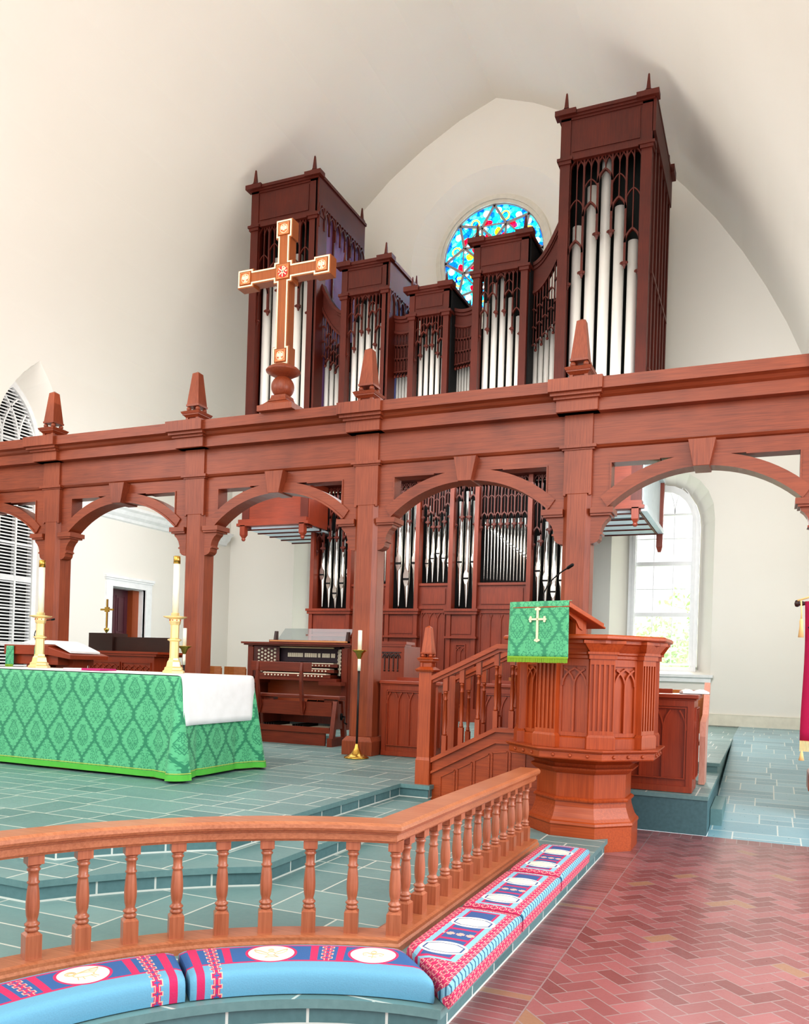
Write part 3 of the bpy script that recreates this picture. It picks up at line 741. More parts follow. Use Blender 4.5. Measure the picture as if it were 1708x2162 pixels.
# ------------------------------------------------------------------ kneelers
KT=.105
def curved_kneeler(label,a0,a1,mat,m0=None,m1=None):
    R0,R1=1.80,1.45; n=44; mb=MB()
    cs=[]  # cross-section (r,z,v) from rail side to nave side
    r=.028
    cs.append((R0,.125,-.09)); cs.append((R0+.004,.125+KT*.6,-.035))
    for t in (0,.33,.66,1.0):
        cs.append((R0-r*(1-math.cos((1-t)*pi/2))*0-r*t, .125+KT-r*(1-math.sin(t*pi/2)), r*t))
    for q in range(1,9): cs.append((R0-r-(R0-R1-2*r)*q/9,.125+KT+.004*math.sin(pi*q/9),r+(R0-R1-2*r)*q/9))
    for t in (0,.25,.5,.75,1.0): cs.append((R1+r*1.3-r*1.3*math.sin(t*pi/2),.125+KT-r*1.3*(1-math.cos(t*pi/2)),(R0-R1-r)+r*1.6*t))
    cs.append((R1-.004,.125+KT*.35,(R0-R1)+.06)); cs.append((R1+.004,.125,(R0-R1)+.09))
    rings=[]
    for i in range(n+1):
        f=i/n; ring=[]
        for (rr,z,v) in cs:
            b0=a0(rr); b1=a1(rr); e=min(f,1-f)*n
            z2=z-(.012*(1-min(1,e/2.0))**2 if z>.16 else 0)
            t=math.radians(b0+(b1-b0)*f); ring.append((mb.av((Cc[0]+rr*math.cos(t),Cc[1]+rr*math.sin(t),z2)),(math.radians(b0+(b1-b0)*f)*1.73,v)))
        rings.append(ring)
    for i in range(n):
        for j in range(len(cs)-1):
            q=[rings[i][j],rings[i][j+1],rings[i+1][j+1],rings[i+1][j]]; mb.face([p[0] for p in q],[p[1] for p in q],True)
    mb.face([p[0] for p in rings[0]][::-1],[p[1] for p in rings[0]][::-1]); mb.face([p[0] for p in rings[-1]],[p[1] for p in rings[-1]])
    root=mb.build('kneeler_cushion',mat); tag(root,label,'kneeler'); return root
def corner_ang(r):
    # mitre line from rail corner (-1.60,3.77) to curb corner (-1.2,3.25)
    P=Vector((-1.49,3.565)); Q=Vector((-1.16,3.215)); d=(Q-P)
    lo,hi=-.3,1.5
    for _ in range(40):
        m=(lo+hi)/2; p=P+d*m
        if (p-Vector(Cc)).length>r: lo=m
        else: hi=m
    p=P+d*lo; return math.degrees(math.atan2(p.y-Cc[1],p.x-Cc[0]))+.4
U_=lambda deg: math.radians(deg)*1.73
k2=dict(bars=[U_(130.3),U_(116.8),U_(112.6)],ends=[U_(135.2)],xmid=[U_(114.7)],xfull=[U_(132.6)],med=[U_(123.5),U_(107.5)])
K2=curved_kneeler('curved light blue needlepoint kneeler with two medallions, right of the gap',lambda r:corner_ang(r),lambda r:136.9,mat_curved_kneeler(1,None,k2,'needlepoint_right'))
k1=dict(bars=[U_(144.6),U_(157.4),U_(161.8)],ends=[U_(139.6)],xmid=[U_(159.6)],xfull=[U_(142.2)],med=[U_(151.3),U_(169)])
K1=curved_kneeler('curved light blue needlepoint kneeler with a lamb medallion, left of the gap',lambda r:137.7,lambda r:174,mat_curved_kneeler(1,None,k1,'needlepoint_left'))
K1['group']=K2['group']='kneelers along the communion rail'
EMB=plain('gold_embroidery','#dcb98a',.9)
def embroid(parent,deg,r,curves,s=1.0):
    t=math.radians(deg); o=Vector((Cc[0]+r*math.cos(t),Cc[1]+r*math.sin(t),.2345)); ux=Vector((math.sin(t),-math.cos(t),0)); uy=Vector((math.cos(t),math.sin(t),0))
    mb=MB()
    for c in curves: mb.tube([o+ux*x*s+uy*y*s for x,y in c],.0016,4)
    mb.build('embroidered_emblem',EMB,parent)
def cir(x,y,r,rx=1,n=12,a0=0,a1=360): return [(x+rx*r*math.cos(math.radians(a0+(a1-a0)*i/n)),y+r*math.sin(math.radians(a0+(a1-a0)*i/n))) for i in range(n+1)]
bird=[cir(0,-.01,.022,.8),cir(0,.035,.012),[(-.02,0),(-.05,.03),(-.075,.045),(-.07,.02),(-.05,-.005),(-.02,-.02)],[(.02,0),(.05,.03),(.075,.045),(.07,.02),(.05,-.005),(.02,-.02)],[(-.01,-.03),(-.03,-.055),(0,-.05),(.03,-.055),(.01,-.03)]]
fleur=[cir(0,.03,.018,.7),[(0,-.05),(0,.02)],[(0,0),(-.03,.02),(-.05,.01),(-.045,-.015),(-.03,-.01)],[(0,0),(.03,.02),(.05,.01),(.045,-.015),(.03,-.01)],[(-.02,-.03),(.02,-.03)]]
lamb=[cir(0,-.005,.025,1.7),cir(-.045,.022,.014),cir(-.045,.025,.022),[(-.03,-.025),(-.035,-.055)],[(-.01,-.03),(-.01,-.055)],[(.025,-.025),(.035,-.055)],[(.035,-.02),(.05,-.045)],[(.04,0),(.055,.01)],[(-.02,.02),(.04,.045),(.075,.05),(.06,.02),(.03,.03)]]
embroid(K2,123.5,1.655,bird,1.0); embroid(K2,107.5,1.655,fleur,.95); embroid(K1,151.3,1.655,lamb,1.0)
def straight_kneeler(label,y0,y1,yc0=None):
    """x from -1.60 (rail) to -1.215 (nave)"""
    xa,xb=-1.525,-1.17; r=.022; n=16; mb=MB()
    cs=[(xa,.125,-.08),(xa-.002,.19,-.03),(xa,.215,-.01),(xa+.008,.226,.0),(xa+r,.23,.02)]
    for q in range(1,8): cs.append((xa+r+(xb-xa-2*r)*q/8,.231+.004*math.sin(pi*q/8),.02+(.312)*q/8))
    cs+= [(xb-r,.23,.335),(xb-.009,.226,.35),(xb,.215,.366),(xb+.003,.18,.40),(xb,.125,.46)]
    rings=[]
    for i in range(n+1):
        f=i/n; e=min(f,1-f)*n; ring=[]
        for x,z,v in cs:
            ya=y0 if yc0 is None else (3.565+(x+1.49)*(3.215-3.565)/(.33)+.045)
            y=ya+(y1-ya)*f; z2=z-(.012*(1-min(1,e))**2 if z>.2 else 0)
            ring.append((mb.av((x,y,z2)),(v,(y-(y1-.93)) if yc0 is not None else f*.93)))
        rings.append(ring)
    for i in range(n):
        for j in range(len(cs)-1):
            q=[rings[i][j],rings[i+1][j],rings[i+1][j+1],rings[i][j+1]]; mb.face([p[0] for p in q],[p[1] for p in q],True)
    mb.face([p[0] for p in rings[0]],[p[1] for p in rings[0]]); mb.face([p[0] for p in rings[-1]][::-1],[p[1] for p in rings[-1]][::-1])
    o=mb.build('kneeler_cushion',KN_S); tag(o,label,'kneeler','kneelers along the communion rail'); return o
straight_kneeler('straight needlepoint kneeler with mitred end nearest the rail corner',3.5,4.40,1)
straight_kneeler('middle one of the three straight pink-bordered needlepoint kneelers',4.42,5.34)
straight_kneeler('straight pink-bordered needlepoint kneeler farthest along, nearest the pulpit',5.36,6.30)
# ------------------------------------------------------------------ altar, cloths and what stands on it
ax0,ax1,ay0,ay1=-8.3,-5.13,6.44,7.66
al=empty('altar',(-6.7,7.05,.38),label='long altar table hidden under a green brocade cover',cat='altar')
mb=MB(); mb.box(ax0+.03,ax1-.03,ay0+.03,ay1-.03,1.3,1.372); mb.build('altar_top',W_DARK,al)
for x in (ax0+.25,ax1-.25,-6.7):
    for y in (ay0+.2,ay1-.2): mb=MB(); mb.box(x-.09,x+.09,y-.09,y+.09,.38,1.3); mb.box(x-.13,x+.13,y-.12,y+.12,.38,.44); mb.build('leg',W_DESK,al)
mb=MB(); mb.box(ax0+.1,ax1-.1,ay0+.08,ay1-.08,1.15,1.3); mb.build('apron',W_DARK,al)
# green cloth: loft from top rectangle to flared hem
def per(n_front=60,n_side=30):
    """list of (x,y,nx,ny,s,cornerness)"""
    L=[]
    def seg(x0,y0,x1,y1,nx,ny,n):
        for i in range(n): t=i/n; L.append((x0+(x1-x0)*t,y0+(y1-y0)*t,nx,ny,min(t,1-t)*math.dist((x0,y0),(x1,y1))))
    seg(ax0,ay0,ax1,ay0,0,-1,n_front); 
    for k in range(7): a=-pi/2+ (pi/2)*k/6; L.append((ax1,ay0,math.cos(a),math.sin(a),0))
    seg(ax1,ay0,ax1,ay1,1,0,n_side)
    for k in range(7): a=(pi/2)*k/6; L.append((ax1,ay1,math.cos(a),math.sin(a),0))
    seg(ax1,ay1,ax0,ay1,0,1,n_front); seg(ax0,ay1,ax0,ay0,-1,0,n_side)
    return L
PL=per()
def cloth_ring(z,t):
    """t 0 top .. 1 hem"""
    pts=[]; s=0; last=None
    for (x,y,nx,ny,c) in PL:
        off=.012+.012*t+ (t*.15 if c<.02 else t*.075*max(0,1-c/.24)**.8 - t*.02*math.exp(-((c-.28)/.03)**2))
        off+= t*.004*math.sin(x*9+y*7)
        px,py=x+nx*off,y+ny*off
        if last: s+=math.dist(last,(x,y))+ (0.02 if c==0 else 0)
        last=(x,y); pts.append((px,py,z,s))
    return pts
def cloth(zt,zb,mat,name,parent=None,extra=0,n=12,tt=None):
    mb=MB(); rings=[]
    for i in range(n+1):
        f=i/n; z=zt+(zb-zt)*f; t=(1.385-z)/(1.385-.415)
        R=cloth_ring(z,max(0,t)); 
        rings.append([(mb.av((p[0]+PL[k][2]*extra,p[1]+PL[k][3]*extra,p[2])),(p[3],z)) for k,p in enumerate(R)])
    m=len(PL)
    for i in range(n):
        for j in range(m-1):
            q=[rings[i][j],rings[i+1][j],rings[i+1][j+1],rings[i][j+1]]; mb.face([p[0] for p in q],[p[1] for p in q],True)
    return mb,rings
mb,rg=cloth(1.385,.43,DAMASK,'x')
mb.face([p[0] for p in rg[0]],[(p[1][0],1.38) for p in rg[0]])
ac=mb.build('altar_cloth',DAMASK); tag(ac,'green damask altar frontal reaching almost to the floor, with fringed hem','cloth')
mb,rg=cloth(.462,.405,ALTF,'x',extra=.006,n=2); mb.build('hem_fringe',ALTF,ac)
mb,rg=cloth(.476,.468,ALTF,'x',extra=.008,n=1); mb.build('hem_braid',plain('braid_green','#b8c95a',.7),ac)
# linen: top sheet and right-hand drop
mb=MB(); z=1.3925
N=14
rows=[]
for i in range(N+1):
    y=ay0+.0+(ay1-ay0)*i/N
    row=[(-8.35,y,z),(-7.0,y,z),(-5.6,y,z),(ax1-.02,y,z),(ax1+.012,y,z-.008),(ax1+.026,y,z-.04)]
    for k in range(1,8): 
        d=(.44 if i<N else .43)*k/7; row.append((ax1+.032+.012*k/7+(.035*k/7*(1-i/2) if i<2 else 0),y+(-.02*k/7 if i==0 else 0),z-.04-d+.0))
    rows.append([mb.av(p) for p in row])
for i in range(N):
    for j in range(len(rows[0])-1): mb.face([rows[i][j],rows[i+1][j],rows[i+1][j+1],rows[i][j+1]],sm=True)
ln=mb.build('linen_cloth',LINEN); tag(ln,'plain white linen runner over the altar top, hanging down its right end','cloth')
sm_=ln.modifiers.new('s','SOLIDIFY'); sm_.thickness=.004; sm_.offset=1
def candlestick(x,y,label):
    r=empty('altar_candlestick',(x,y,1.398),label=label,cat='candlestick',group='brass candlesticks on the altar')
    mb=MB(Matrix.Translation((x,y,1.398)))
    mb.lathe([(.125,0),(.125,.02),(.105,.035),(.105,.055),(.085,.07),(.075,.12),(.06,.14),(.058,.16)],0,0,0,6,False); mb.build('foot',BRASSL,r)
    mb=MB(Matrix.Translation((x,y,1.398))); mb.lathe([(.05,.16),(.05,.34),(.056,.345),(.075,.355),(.075,.365),(.05,.375),(.046,.38),(.046,.52),(.056,.53),(.062,.56),(.06,.585)],0,0,0,8,False); mb.build('stem',BRASSL,r)
    mb=MB(Matrix.Translation((x,y,1.398)))
    for k in range(8): mb.sphere((.06*math.cos(k*pi/4+.2),.06*math.sin(k*pi/4+.2),.572),.007,6,4)
    mb.build('red_stone',RED,r)
    mb=MB(Matrix.Translation((x,y,1.398))); mb.lathe([(.06,.585),(.085,.59),(.125,.605),(.127,.612),(.06,.62),(.045,.622),(.045,.65),(.04,.652),(.0001,.652)],0,0,0,20); mb.build('drip_pan',BRASSL,r)
    c=empty('altar_candle',(x,y,2.045),label=label.replace('brass hexagonal-footed candlestick','white altar candle with brass cap')+'',cat='candle',group='white candles on the altar')
    mb=MB(Matrix.Translation((x,y,2.05))); mb.lathe([(.034,0),(.034,.54),(.0001,.54)],0,0,0,16); mb.build('wax_body',WAX,c)
    mb=MB(Matrix.Translation((x,y,2.05))); mb.lathe([(.037,.535),(.037,.615),(.028,.62),(.0001,.622)],0,0,0,16); mb.build('follower_cap',BRASS,c)
candlestick(-5.9,7.3,'brass hexagonal-footed candlestick at the right end of the altar')
candlestick(-7.87,7.3,'brass hexagonal-footed candlestick at the left end of the altar')
bk=empty('service_book',(-6.75,6.95,1.4),rz=.1,label='flat open service book with magenta ribbon cover lying on the altar',cat='book')
mb=MB(); mb.box(-.24,0,-.13,.13,0,.018); mb.build('page_block',LINEN,bk,world=False)
mb=MB(); mb.box(0.0,.24,-.135,.135,0,.022); mb.box(-.24,0,-.135,.135,-.003,0.0005); mb.build('cover',PURPLEBK,bk,world=False)
# ------------------------------------------------------------------ pulpit
PC=(-1.49,7.64)
pu=empty('pulpit',(PC[0],PC[1],0),label='octagonal carved wooden pulpit on a pedestal with its own panelled stair',cat='pulpit')
mb=MB(); mb.octa([(.46,0),(.46,.21),(.47,.225),(.465,.245),(.452,.255),(.435,.28),(.42,.32),(.405,.37),(.40,.42)],PC); mb.build('pedestal_base',W_PUL_H,pu)
mb=MB(); mb.octa([(.42,.42),(.425,.435),(.41,.45),(.395,.455),(.395,.66),(.41,.665),(.43,.68),(.45,.70),(.455,.715),(.42,.725),(.43,.75),(.52,.79),(.60,.815)],PC); mb.build('pedestal_shaft',W_PUL_V,pu)
mb=MB(); mb.octa([(.60,.80),(.635,.805),(.64,.815),(.64,.865),(.655,.87),(.67,.885),(.67,.897),(.55,.90)],PC)
led=mb.build('pulpit_ledge',W_PUL_H,pu)
def face_frames(a,c=PC,ks=range(8)):
    s=a*math.tan(pi/8)
    for k in ks:
        t=math.radians(45*k); n=Vector((math.cos(t),math.sin(t),0)); x=Vector((-n.y,n.x,0))
        # local -y = outward normal, +x = tangential
        M=Matrix(((x.x,-n.x,0,c[0]+n.x*a),(x.y,-n.y,0,c[1]+n.y*a),(0,0,1,0),(0,0,0,1))); yield k,M,s
for k,M,s in face_frames(.64):
    for q in (-.55,0,.55): mb=MB(M); mb.sphere((q*s,-.002,.84),.016,8,4); mb.build('button',W_PUL_V,led)
mb=MB(); mb.octa([(.545,.90),(.545,1.70)],PC); mb.build('drum',W_PUL_V,pu)
for k,M,s in face_frames(.545):
    mb=MB(M); w=s*.58
    mb.box(-s,s,-.03,0,.9,.985); mb.prism([(-.03,.985),(0,.985),(0,1.01)],-s,s,'yz')
    mb.box(-w,-w+.03,-.018,0,1.0,1.66); mb.box(w-.03,w,-.018,0,1.0,1.66); mb.box(-w+.03,w-.03,-.018,0,1.6,1.66); mb.box(-w+.03,w-.03,-.018,0,1.0,1.035)
    blind(mb,-w+.03,w-.03,1.035,1.6,2,0,.016,.014,hs=.17); mb.build('carved_panel',W_PUL_V,pu)
R8=.545/math.cos(pi/8)
for k in range(8):
    t=math.radians(22.5+45*k); n=Vector((math.cos(t),math.sin(t),0)); x=Vector((-n.y,n.x,0))
    M=Matrix(((x.x,-n.x,0,PC[0]+n.x*R8),(x.y,-n.y,0,PC[1]+n.y*R8),(0,0,1,0),(0,0,0,1)))
    mb=MB(M); h=.105
    mb.box(-h-.015,h+.015,-.05,.02,.9,1.0); mb.frus(0,-.015,1.0,1.02,h+.015,h,.035,.03)
    mb.box(-h,h,-.022,.03,1.02,1.66)
    for q in range(6): xq=-h+.0+ (2*h)*(q)/5; mb.box(xq-.009 if q else xq,xq+.009 if q<5 else xq,-.036,-.02,1.055,1.612)
    mb.box(-h,h,-.036,-.02,1.02,1.055); mb.box(-h,h,-.036,-.02,1.612,1.66)
    mb.box(-h-.012,h+.012,-.05,.03,1.66,1.70); mb.box(-h-.025,h+.025,-.065,.03,1.70,1.72); mb.frus(0,-.01,1.72,1.79,h+.01,h+.06,.055,.09); mb.box(-h-.07,h+.07,-.105,.03,1.79,1.815)
    mb.build('fluted_pilaster',W_PUL_V,pu)
mb=MB(); mb.octa([(.56,1.655),(.575,1.665),(.575,1.69),(.59,1.70),(.59,1.715),(.60,1.73),(.635,1.78),(.66,1.79),(.66,1.815),(.70,1.82),(.715,1.83),(.715,1.85),(.70,1.862),(.40,1.862)],PC); mb.build('cornice',W_PUL_H,pu)
mb=MB(); mb.octa([(.44,.9),(.44,.93)],PC); mb.build('pulpit_floor',W_PUL_H,pu)
# reading desk (rotated to face the nave)
DA=math.radians(-17)
MD=Tf(PC[0]+.0,PC[1],0,DA)
def D(mb): mb.M=MD; return mb
mb=D(MB()); mb.M=MD@Matrix.Translation((0,-.83,2.115))@Matrix.Rotation(math.radians(-13),4,'X'); mb.box(-.27,.27,0,.62,-.03,0); mb.box(-.28,.28,-.01,.64,-.045,-.028); mb.build('reading_desk',W_PUL_H,pu,bev=.006)
mb=D(MB()); mb.box(-.1,.1,-.5,-.3,1.85,2.0); mb.prism([(-.78,2.07),(-.5,2.04),(-.5,1.9),(-.56,1.92),(-.62,1.98),(-.74,2.02)],-.03,.03,'yz')
mb.prism([(-.78,2.07),(-.5,2.04),(-.5,1.9),(-.56,1.92),(-.62,1.98),(-.74,2.02)],.17,.21,'yz'); mb.prism([(-.78,2.07),(-.5,2.04),(-.5,1.9),(-.56,1.92),(-.62,1.98),(-.74,2.02)],-.21,-.17,'yz')
mb.box(-.2,.2,-.6,-.42,1.86,2.02); mb.build('desk_support',W_PUL_V,pu)
# stair: stringers, panels, balusters, handrails, newels
def stair_side(y,front):
    x0,x1,x2=-3.02,-2.36,-2.0; zf=.12 if front else .38
    mb=MB(); top=[(x0,.60),(x1,.945),(x2,.945)]
    mb.prism([(x0,zf)]+top+[(x2+.1,.945),(x2+.1,zf)],y,y+.05,'xz')
    # sloping cap and shadow moulding
    mb.prism([(x0,.60),(x1,.945),(x2+.06,.945),(x2+.06,.985),(x1-.01,.985),(x0,.645)],y-.045,y+.07,'xz')
    mb.prism([(x0,.49),(x1,.835),(x2+.06,.835),(x2+.06,.86),(x1,.86),(x0,.515)],y-.035,y,'xz')
    mb.box(x0,x2+.1,y-.015,y,zf,.17)
    b=[x0+.08,x0+.255,x0+.43,x0+.605,x0+.785,x0+.96]
    zt=lambda x: min(.76,.415+(x-x0)*.523)
    for i in range(5):
        xa,xb=b[i]+.02,b[i+1]-.01; 
        for (p,q) in (((xa,.24),(xb,.24)),((xa,.24),(xa,zt(xa))),((xb,.24),(xb,zt(xb))),((xa,zt(xa)),(xb,zt(xb)))): mb.strip([p,q],.014,y-.012,y)
    mb.build('stair_stringer',W_PUL_H,pu)
    mb=MB(); hr=[(-.03,0),(.03,0),(.045,.03),(.045,.045),(.03,.07),(-.03,.07),(-.045,.045),(-.045,.03)]
    mb.prism([(x0-.02,1.385),(x1+.02,1.715),(x2+.1,1.715),(x2+.1,1.745),(x1,1.745),(x0-.02,1.415)],y-.02,y+.06,'xz')
    mb.prism([(x0-.02,1.415),(x1,1.745),(x2+.1,1.745),(x2+.1,1.79),(x1-.01,1.79),(x0-.02,1.46)],y-.045,y+.085,'xz')
    mb.build('stair_handrail',W_PUL_H,pu)
    for x in (-2.90,-2.73,-2.56,-2.38,-2.22):
        zb=min(.985,.645+(x-x0)*.523); zt2=min(1.72,1.385+(x-x0)*.51)
        m=MB(Matrix.Translation((x,y+.02,0))); a=.024; L=zt2-zb
        m.box(-a,a,-a,a,zb-.02,zb+.17*L/.75); z0=zb+.17*L/.75; z1=zt2-.13
        H=z1-z0; f=lambda t: z0+H*t
        m.lathe([(.018,f(0)),(.024,f(.02)),(.024,f(.04)),(.018,f(.05)),(.022,f(.08)),(.015,f(.1)),(.022,f(.3)),(.016,f(.78)),(.021,f(.79)),(.021,f(.81)),(.016,f(.82)),(.016,f(.94)),(.023,f(.95)),(.023,f(.97)),(.017,f(1))],0,0,0,10)
        m.box(-a,a,-a,a,z1,zt2+.02); m.build('stair_baluster',W_PUL_V,pu)
    # newel
    xn=-3.1; m=MB(Matrix.Translation((xn,y+.02,0)))
    m.box(-.075,.075,-.075,.075,.38,.62); m.frus(0,0,.62,.65,.075,.066); m.box(-.066,.066,-.066,.066,.65,1.5 if front else 1.46)
    if front: m.frus(0,0,1.5,1.52,.085,.1); m.frus(0,0,1.52,1.55,.1,.06)
    m.build('newel_post',W_PUL_V,pu)
    if front: obelisk_parts(pu,xn,y+.02,1.54,.56,W_PUL_V)
stair_side(7.72,True); stair_side(8.42,False)
mb=MB()
for i in range(4): mb.box(-3.0+.2*i,-2.02,7.77,8.42,.38+.115*i,.38+.115*(i+1))
mb.build('stair_step',W_PUL_H,pu)
# pulpit fall
def fall(name,M,w,h,matc,label,cross=True,top=.05,sc=1.0):
    """cloth hanging in local xz at y=0 (front -y)"""
    mb=MB(M); n=18; mrow=12; rows=[]
    for j in range(mrow+1):
        z=-h*j/mrow; rows.append([])
        for i in range(n+1):
            x=-w/2+w*i/n; y=-.006*math.sin(i*.9+j*.12)*j/mrow-.004*j/mrow
            rows[-1].append((mb.av((x*(1+.02*j/mrow),y,z)),(x/1.0,z)))
    for j in range(mrow):
        for i in range(n): q=[rows[j][i],rows[j+1][i],rows[j+1][i+1],rows[j][i+1]]; mb.face([p[0] for p in q],[p[1] for p in q],True)
    # part lying on the desk
    b=[(mb.av((-w/2+w*i/n,top,.004)),(-w/2+w*i/n,.05)) for i in range(n+1)]
    for i in range(n): q=[b[i],rows[0][i],rows[0][i+1],b[i+1]]; mb.face([p[0] for p in q],[p[1] for p in q],True)
    o=mb.build(name,matc); tag(o,label,'cloth'); s=o.modifiers.new('s','SOLIDIFY'); s.thickness=.004; s.offset=0
    mb=MB(M)
    mb.box(-w*.51,w*.51,-.014,-.004,-h-.002,-h+.012)
    nn=int(w/.006)
    for i in range(nn): x=-w*.51+w*1.02*(i+.5)/nn; mb.box(x-.0022,x+.0022,-.011+random.uniform(-.002,.002),-.006,-h-.038*sc+random.uniform(-.002,.002),-h)
    mb.build('fringe',FRINGE,o)
    if cross:
        mb=MB(M); y0,y1_=-.018,-.008; s=w/.5*1.0
        zc=-h*.33
        mb.strip([(0,zc+.075*s),(0,zc-.145*s)],.016*s,y0,y1_); mb.strip([(-.055*s,zc+.005*s),(.055*s,zc+.005*s)],.014*s,y0,y1_)
        for (ex,ez,dx,dz) in ((0,.085,0,1),(0,-.155,0,-1),(-.065,.005,-1,0),(.065,.005,1,0)):
            for a in (-1,0,1):
                px,pz=ex*s+(dz*a*.014-dx*.006*abs(a))*s,zc+ez*s+(dx*a*.014-dz*.006*abs(a))*s
                mb.prism([(px+.009*s*math.cos(q*pi/4),pz+.009*s*math.sin(q*pi/4)) for q in range(8)],y0,y1_,'xz')
        mb.build('embroidered_cross',GOLDL,o)
    return o
fall('pulpit_fall',MD@Matrix.Translation((-.02,-.845,2.128)),.57,.475,DAMASK2,'green damask fall with a gold cross and fringe hanging from the pulpit desk')
def gooseneck(name,pts,label,r=.006):
    o=empty(name,pts[0],label=label,cat='microphone')
    mb=MB(); mb.lathe([(.022,0),(.022,.008),(.012,.014),(.0001,.015)],pts[0][0],pts[0][1],pts[0][2],12); mb.build('microphone_base',BLK,o)
    P=[Vector(p) for p in pts]; 
    sm=[]
    for i in range(len(P)-1):
        a=P[max(i-1,0)];b=P[i];c=P[i+1];d=P[min(i+2,len(P)-1)]
        for k in range(6):
            t=k/6; sm.append(.5*((2*b)+(c-a)*t+(2*a-5*b+4*c-d)*t*t+(3*b-a-3*c+d)*t**3))
    sm.append(P[-1])
    mb=MB(); mb.tube(sm,r,6); mb.build('gooseneck',BLK,o)
    d=(P[-1]-P[-2]).normalized(); mb=MB(); mb.tube([P[-1]-d*.01,P[-1],P[-1]+d*.05,P[-1]+d*.06],[.008,.014,.014,.008],10); mb.build('microphone_capsule',BLK,o); return o
gooseneck('pulpit_microphone',[(-1.74,6.98,2.10),(-1.755,6.99,2.2),(-1.70,7.0,2.31),(-1.62,6.99,2.38),(-1.55,6.97,2.42)],'thin black gooseneck microphone rising from the pulpit desk')

# ------------------------------------------------------------------ pipe organ
OY=14.8; OL=15.6
og=empty('pipe_organ',(AX,OL,.49),label='great dark wooden pipe organ with five traceried towers of silver pipes behind the screen',cat='pipe organ')
def pipe(parent,x,y,z0,z1,r,mat=PIPE,foot=0,mouth=True,n=16):
    """z0 tip of the foot"""
    mb=MB(Matrix.Translation((x,y,0)))
    if foot: mb.lathe([(r*.22,z0),(r*.3,z0+foot*.1),(r,z0+foot),(r,z1),(r*.8,z1)],0,0,0,n)
    else: mb.lathe([(r,z0),(r,z1),(r*.8,z1)],0,0,0,n)
    o=mb.build('pipe',mat,parent)
    if foot and mouth:
        mb=MB(Matrix.Translation((x,y,0))); zf=z0+foot
        mb.prism([(-r*.72,zf+.012),(r*.72,zf+.012),(r*.72,zf+.012+r*.32),(-r*.72,zf+.012+r*.32)],-r*1.02,-r*.5,'xz'); mb.build('mouth_slot',SLOT,o) if False else None
        # shield-shaped flattened upper lip with the dark slot under it
        m2=MB(Matrix.Translation((x,y,0)))
        m2.prism([(-r*.8,zf+r*.4),(r*.8,zf+r*.4),(r*.78,zf+r*1.6),(r*.35,zf+r*2.6),(0,zf+r*3.4),(-r*.35,zf+r*2.6),(-r*.78,zf+r*1.6)],-r*1.0,-r*.6,'xz')
        m2.prism([(-r*.8,zf-r*.2),(r*.8,zf-r*.2),(r*.5,zf-r*1.4),(0,zf-r*2.0),(-r*.5,zf-r*1.4)],-r*.96,-r*.6,'xz')
        me=m2
        o2=o
        # join lip into the pipe mesh: keep the pipe one body
        base=len(mb.v)
        bm=bmesh.new(); bm.from_mesh(o.data)
        r0=root_of(parent).location
        vs=[bm.verts.new(p-Vector(r0)) for p in me.v]
        for f in me.f:
            try: bm.faces.new([vs[i] for i in f])
            except ValueError: pass
        bm.to_mesh(o.data); bm.free()
        mb=MB(Matrix.Translation((x,y,0))); mb.prism([(-r*.82,zf-r*.2),(r*.82,zf-r*.2),(r*.82,zf+r*.38),(-r*.82,zf+r*.38)],-r*1.03,-r*.7,'xz'); mb.build('mouth_slot',SLOT,o)
    return o
def tracery(parent,x0,x1,y,zt,ap,name='tracery',w=.035,drop=.35,mat=W_ORG,top=True,d=.03):
    """pierced gothic screen over the pipe tops; ap: apex heights per light"""
    n=len(ap); c=(x1-x0)/n; mb=MB()
    for i in range(n):
        xa,xb=x0+i*c,x0+(i+1)*c
        P=parch(xa,xb,ap[i]-.95*c,1.15,6); k=ap[i]-max(p[1] for p in P); P=[(p[0],p[1]+k) for p in P]
        mb.strip(P,w,y-d,y+d)
        mb.strip([(xa+c/2,ap[i]),(xa+c/2,zt)],w*.6,y-d*.7,y+d*.7)
        if top:
            # crossing arches at the head
            Q=parch(xa,xb,zt-.85*c,1.05,6); mb.strip(Q,w*.7,y-d*.8,y+d*.6)
            if i<n-1: Q=parch(xa+c/2,xb+c/2,zt-.85*c,1.05,6); mb.strip(Q,w*.6,y-d*.6,y+d*.5)
            # a second tier of small arches on the outer lights
            zm=ap[i]+(zt-ap[i])*.5
            if zt-ap[i]>2.2*c: 
                Q=parch(xa,xb,zm-.85*c,1.05,6); mb.strip(Q,w*.6,y-d*.6,y+d*.5)
    for i in range(n+1):
        x=x0+i*c; a=[ap[k] for k in (i-1,i) if 0<=k<n]; zb=min(a)-c*.95-drop*(1 if 0<i<n else 1.5)
        mb.strip([(x,zb),(x,zt)],w*1.1 if 0<i<n else w,y-d,y+d)
        # carved pendant
        mb.frus(x,y,zb-.03,zb+.02,w*1.3,w*1.3,d*1.3,d*1.3); mb.sphere((x-w*1.5,y-d,zb-.01),w*.8,6,4); mb.sphere((x+w*1.5,y-d,zb-.01),w*.8,6,4); mb.frus(x,y,zb-.10,zb-.03,w*.3,w*.9)
    return mb.build(name,mat,parent)
def smallfinial(parent,x,y,z,s=1):
    mb=MB(Matrix.Translation((x,y,z))@Matrix.Scale(s,4)); mb.frus(0,0,0,.04,.07,.08); mb.frus(0,0,.04,.07,.08,.04); mb.frus(0,0,.07,.09,.055,.05); mb.frus(0,0,.09,.42,.045,.018); mb.frus(0,0,.42,.45,.018,.002); mb.build('finial',W_ORG,parent)
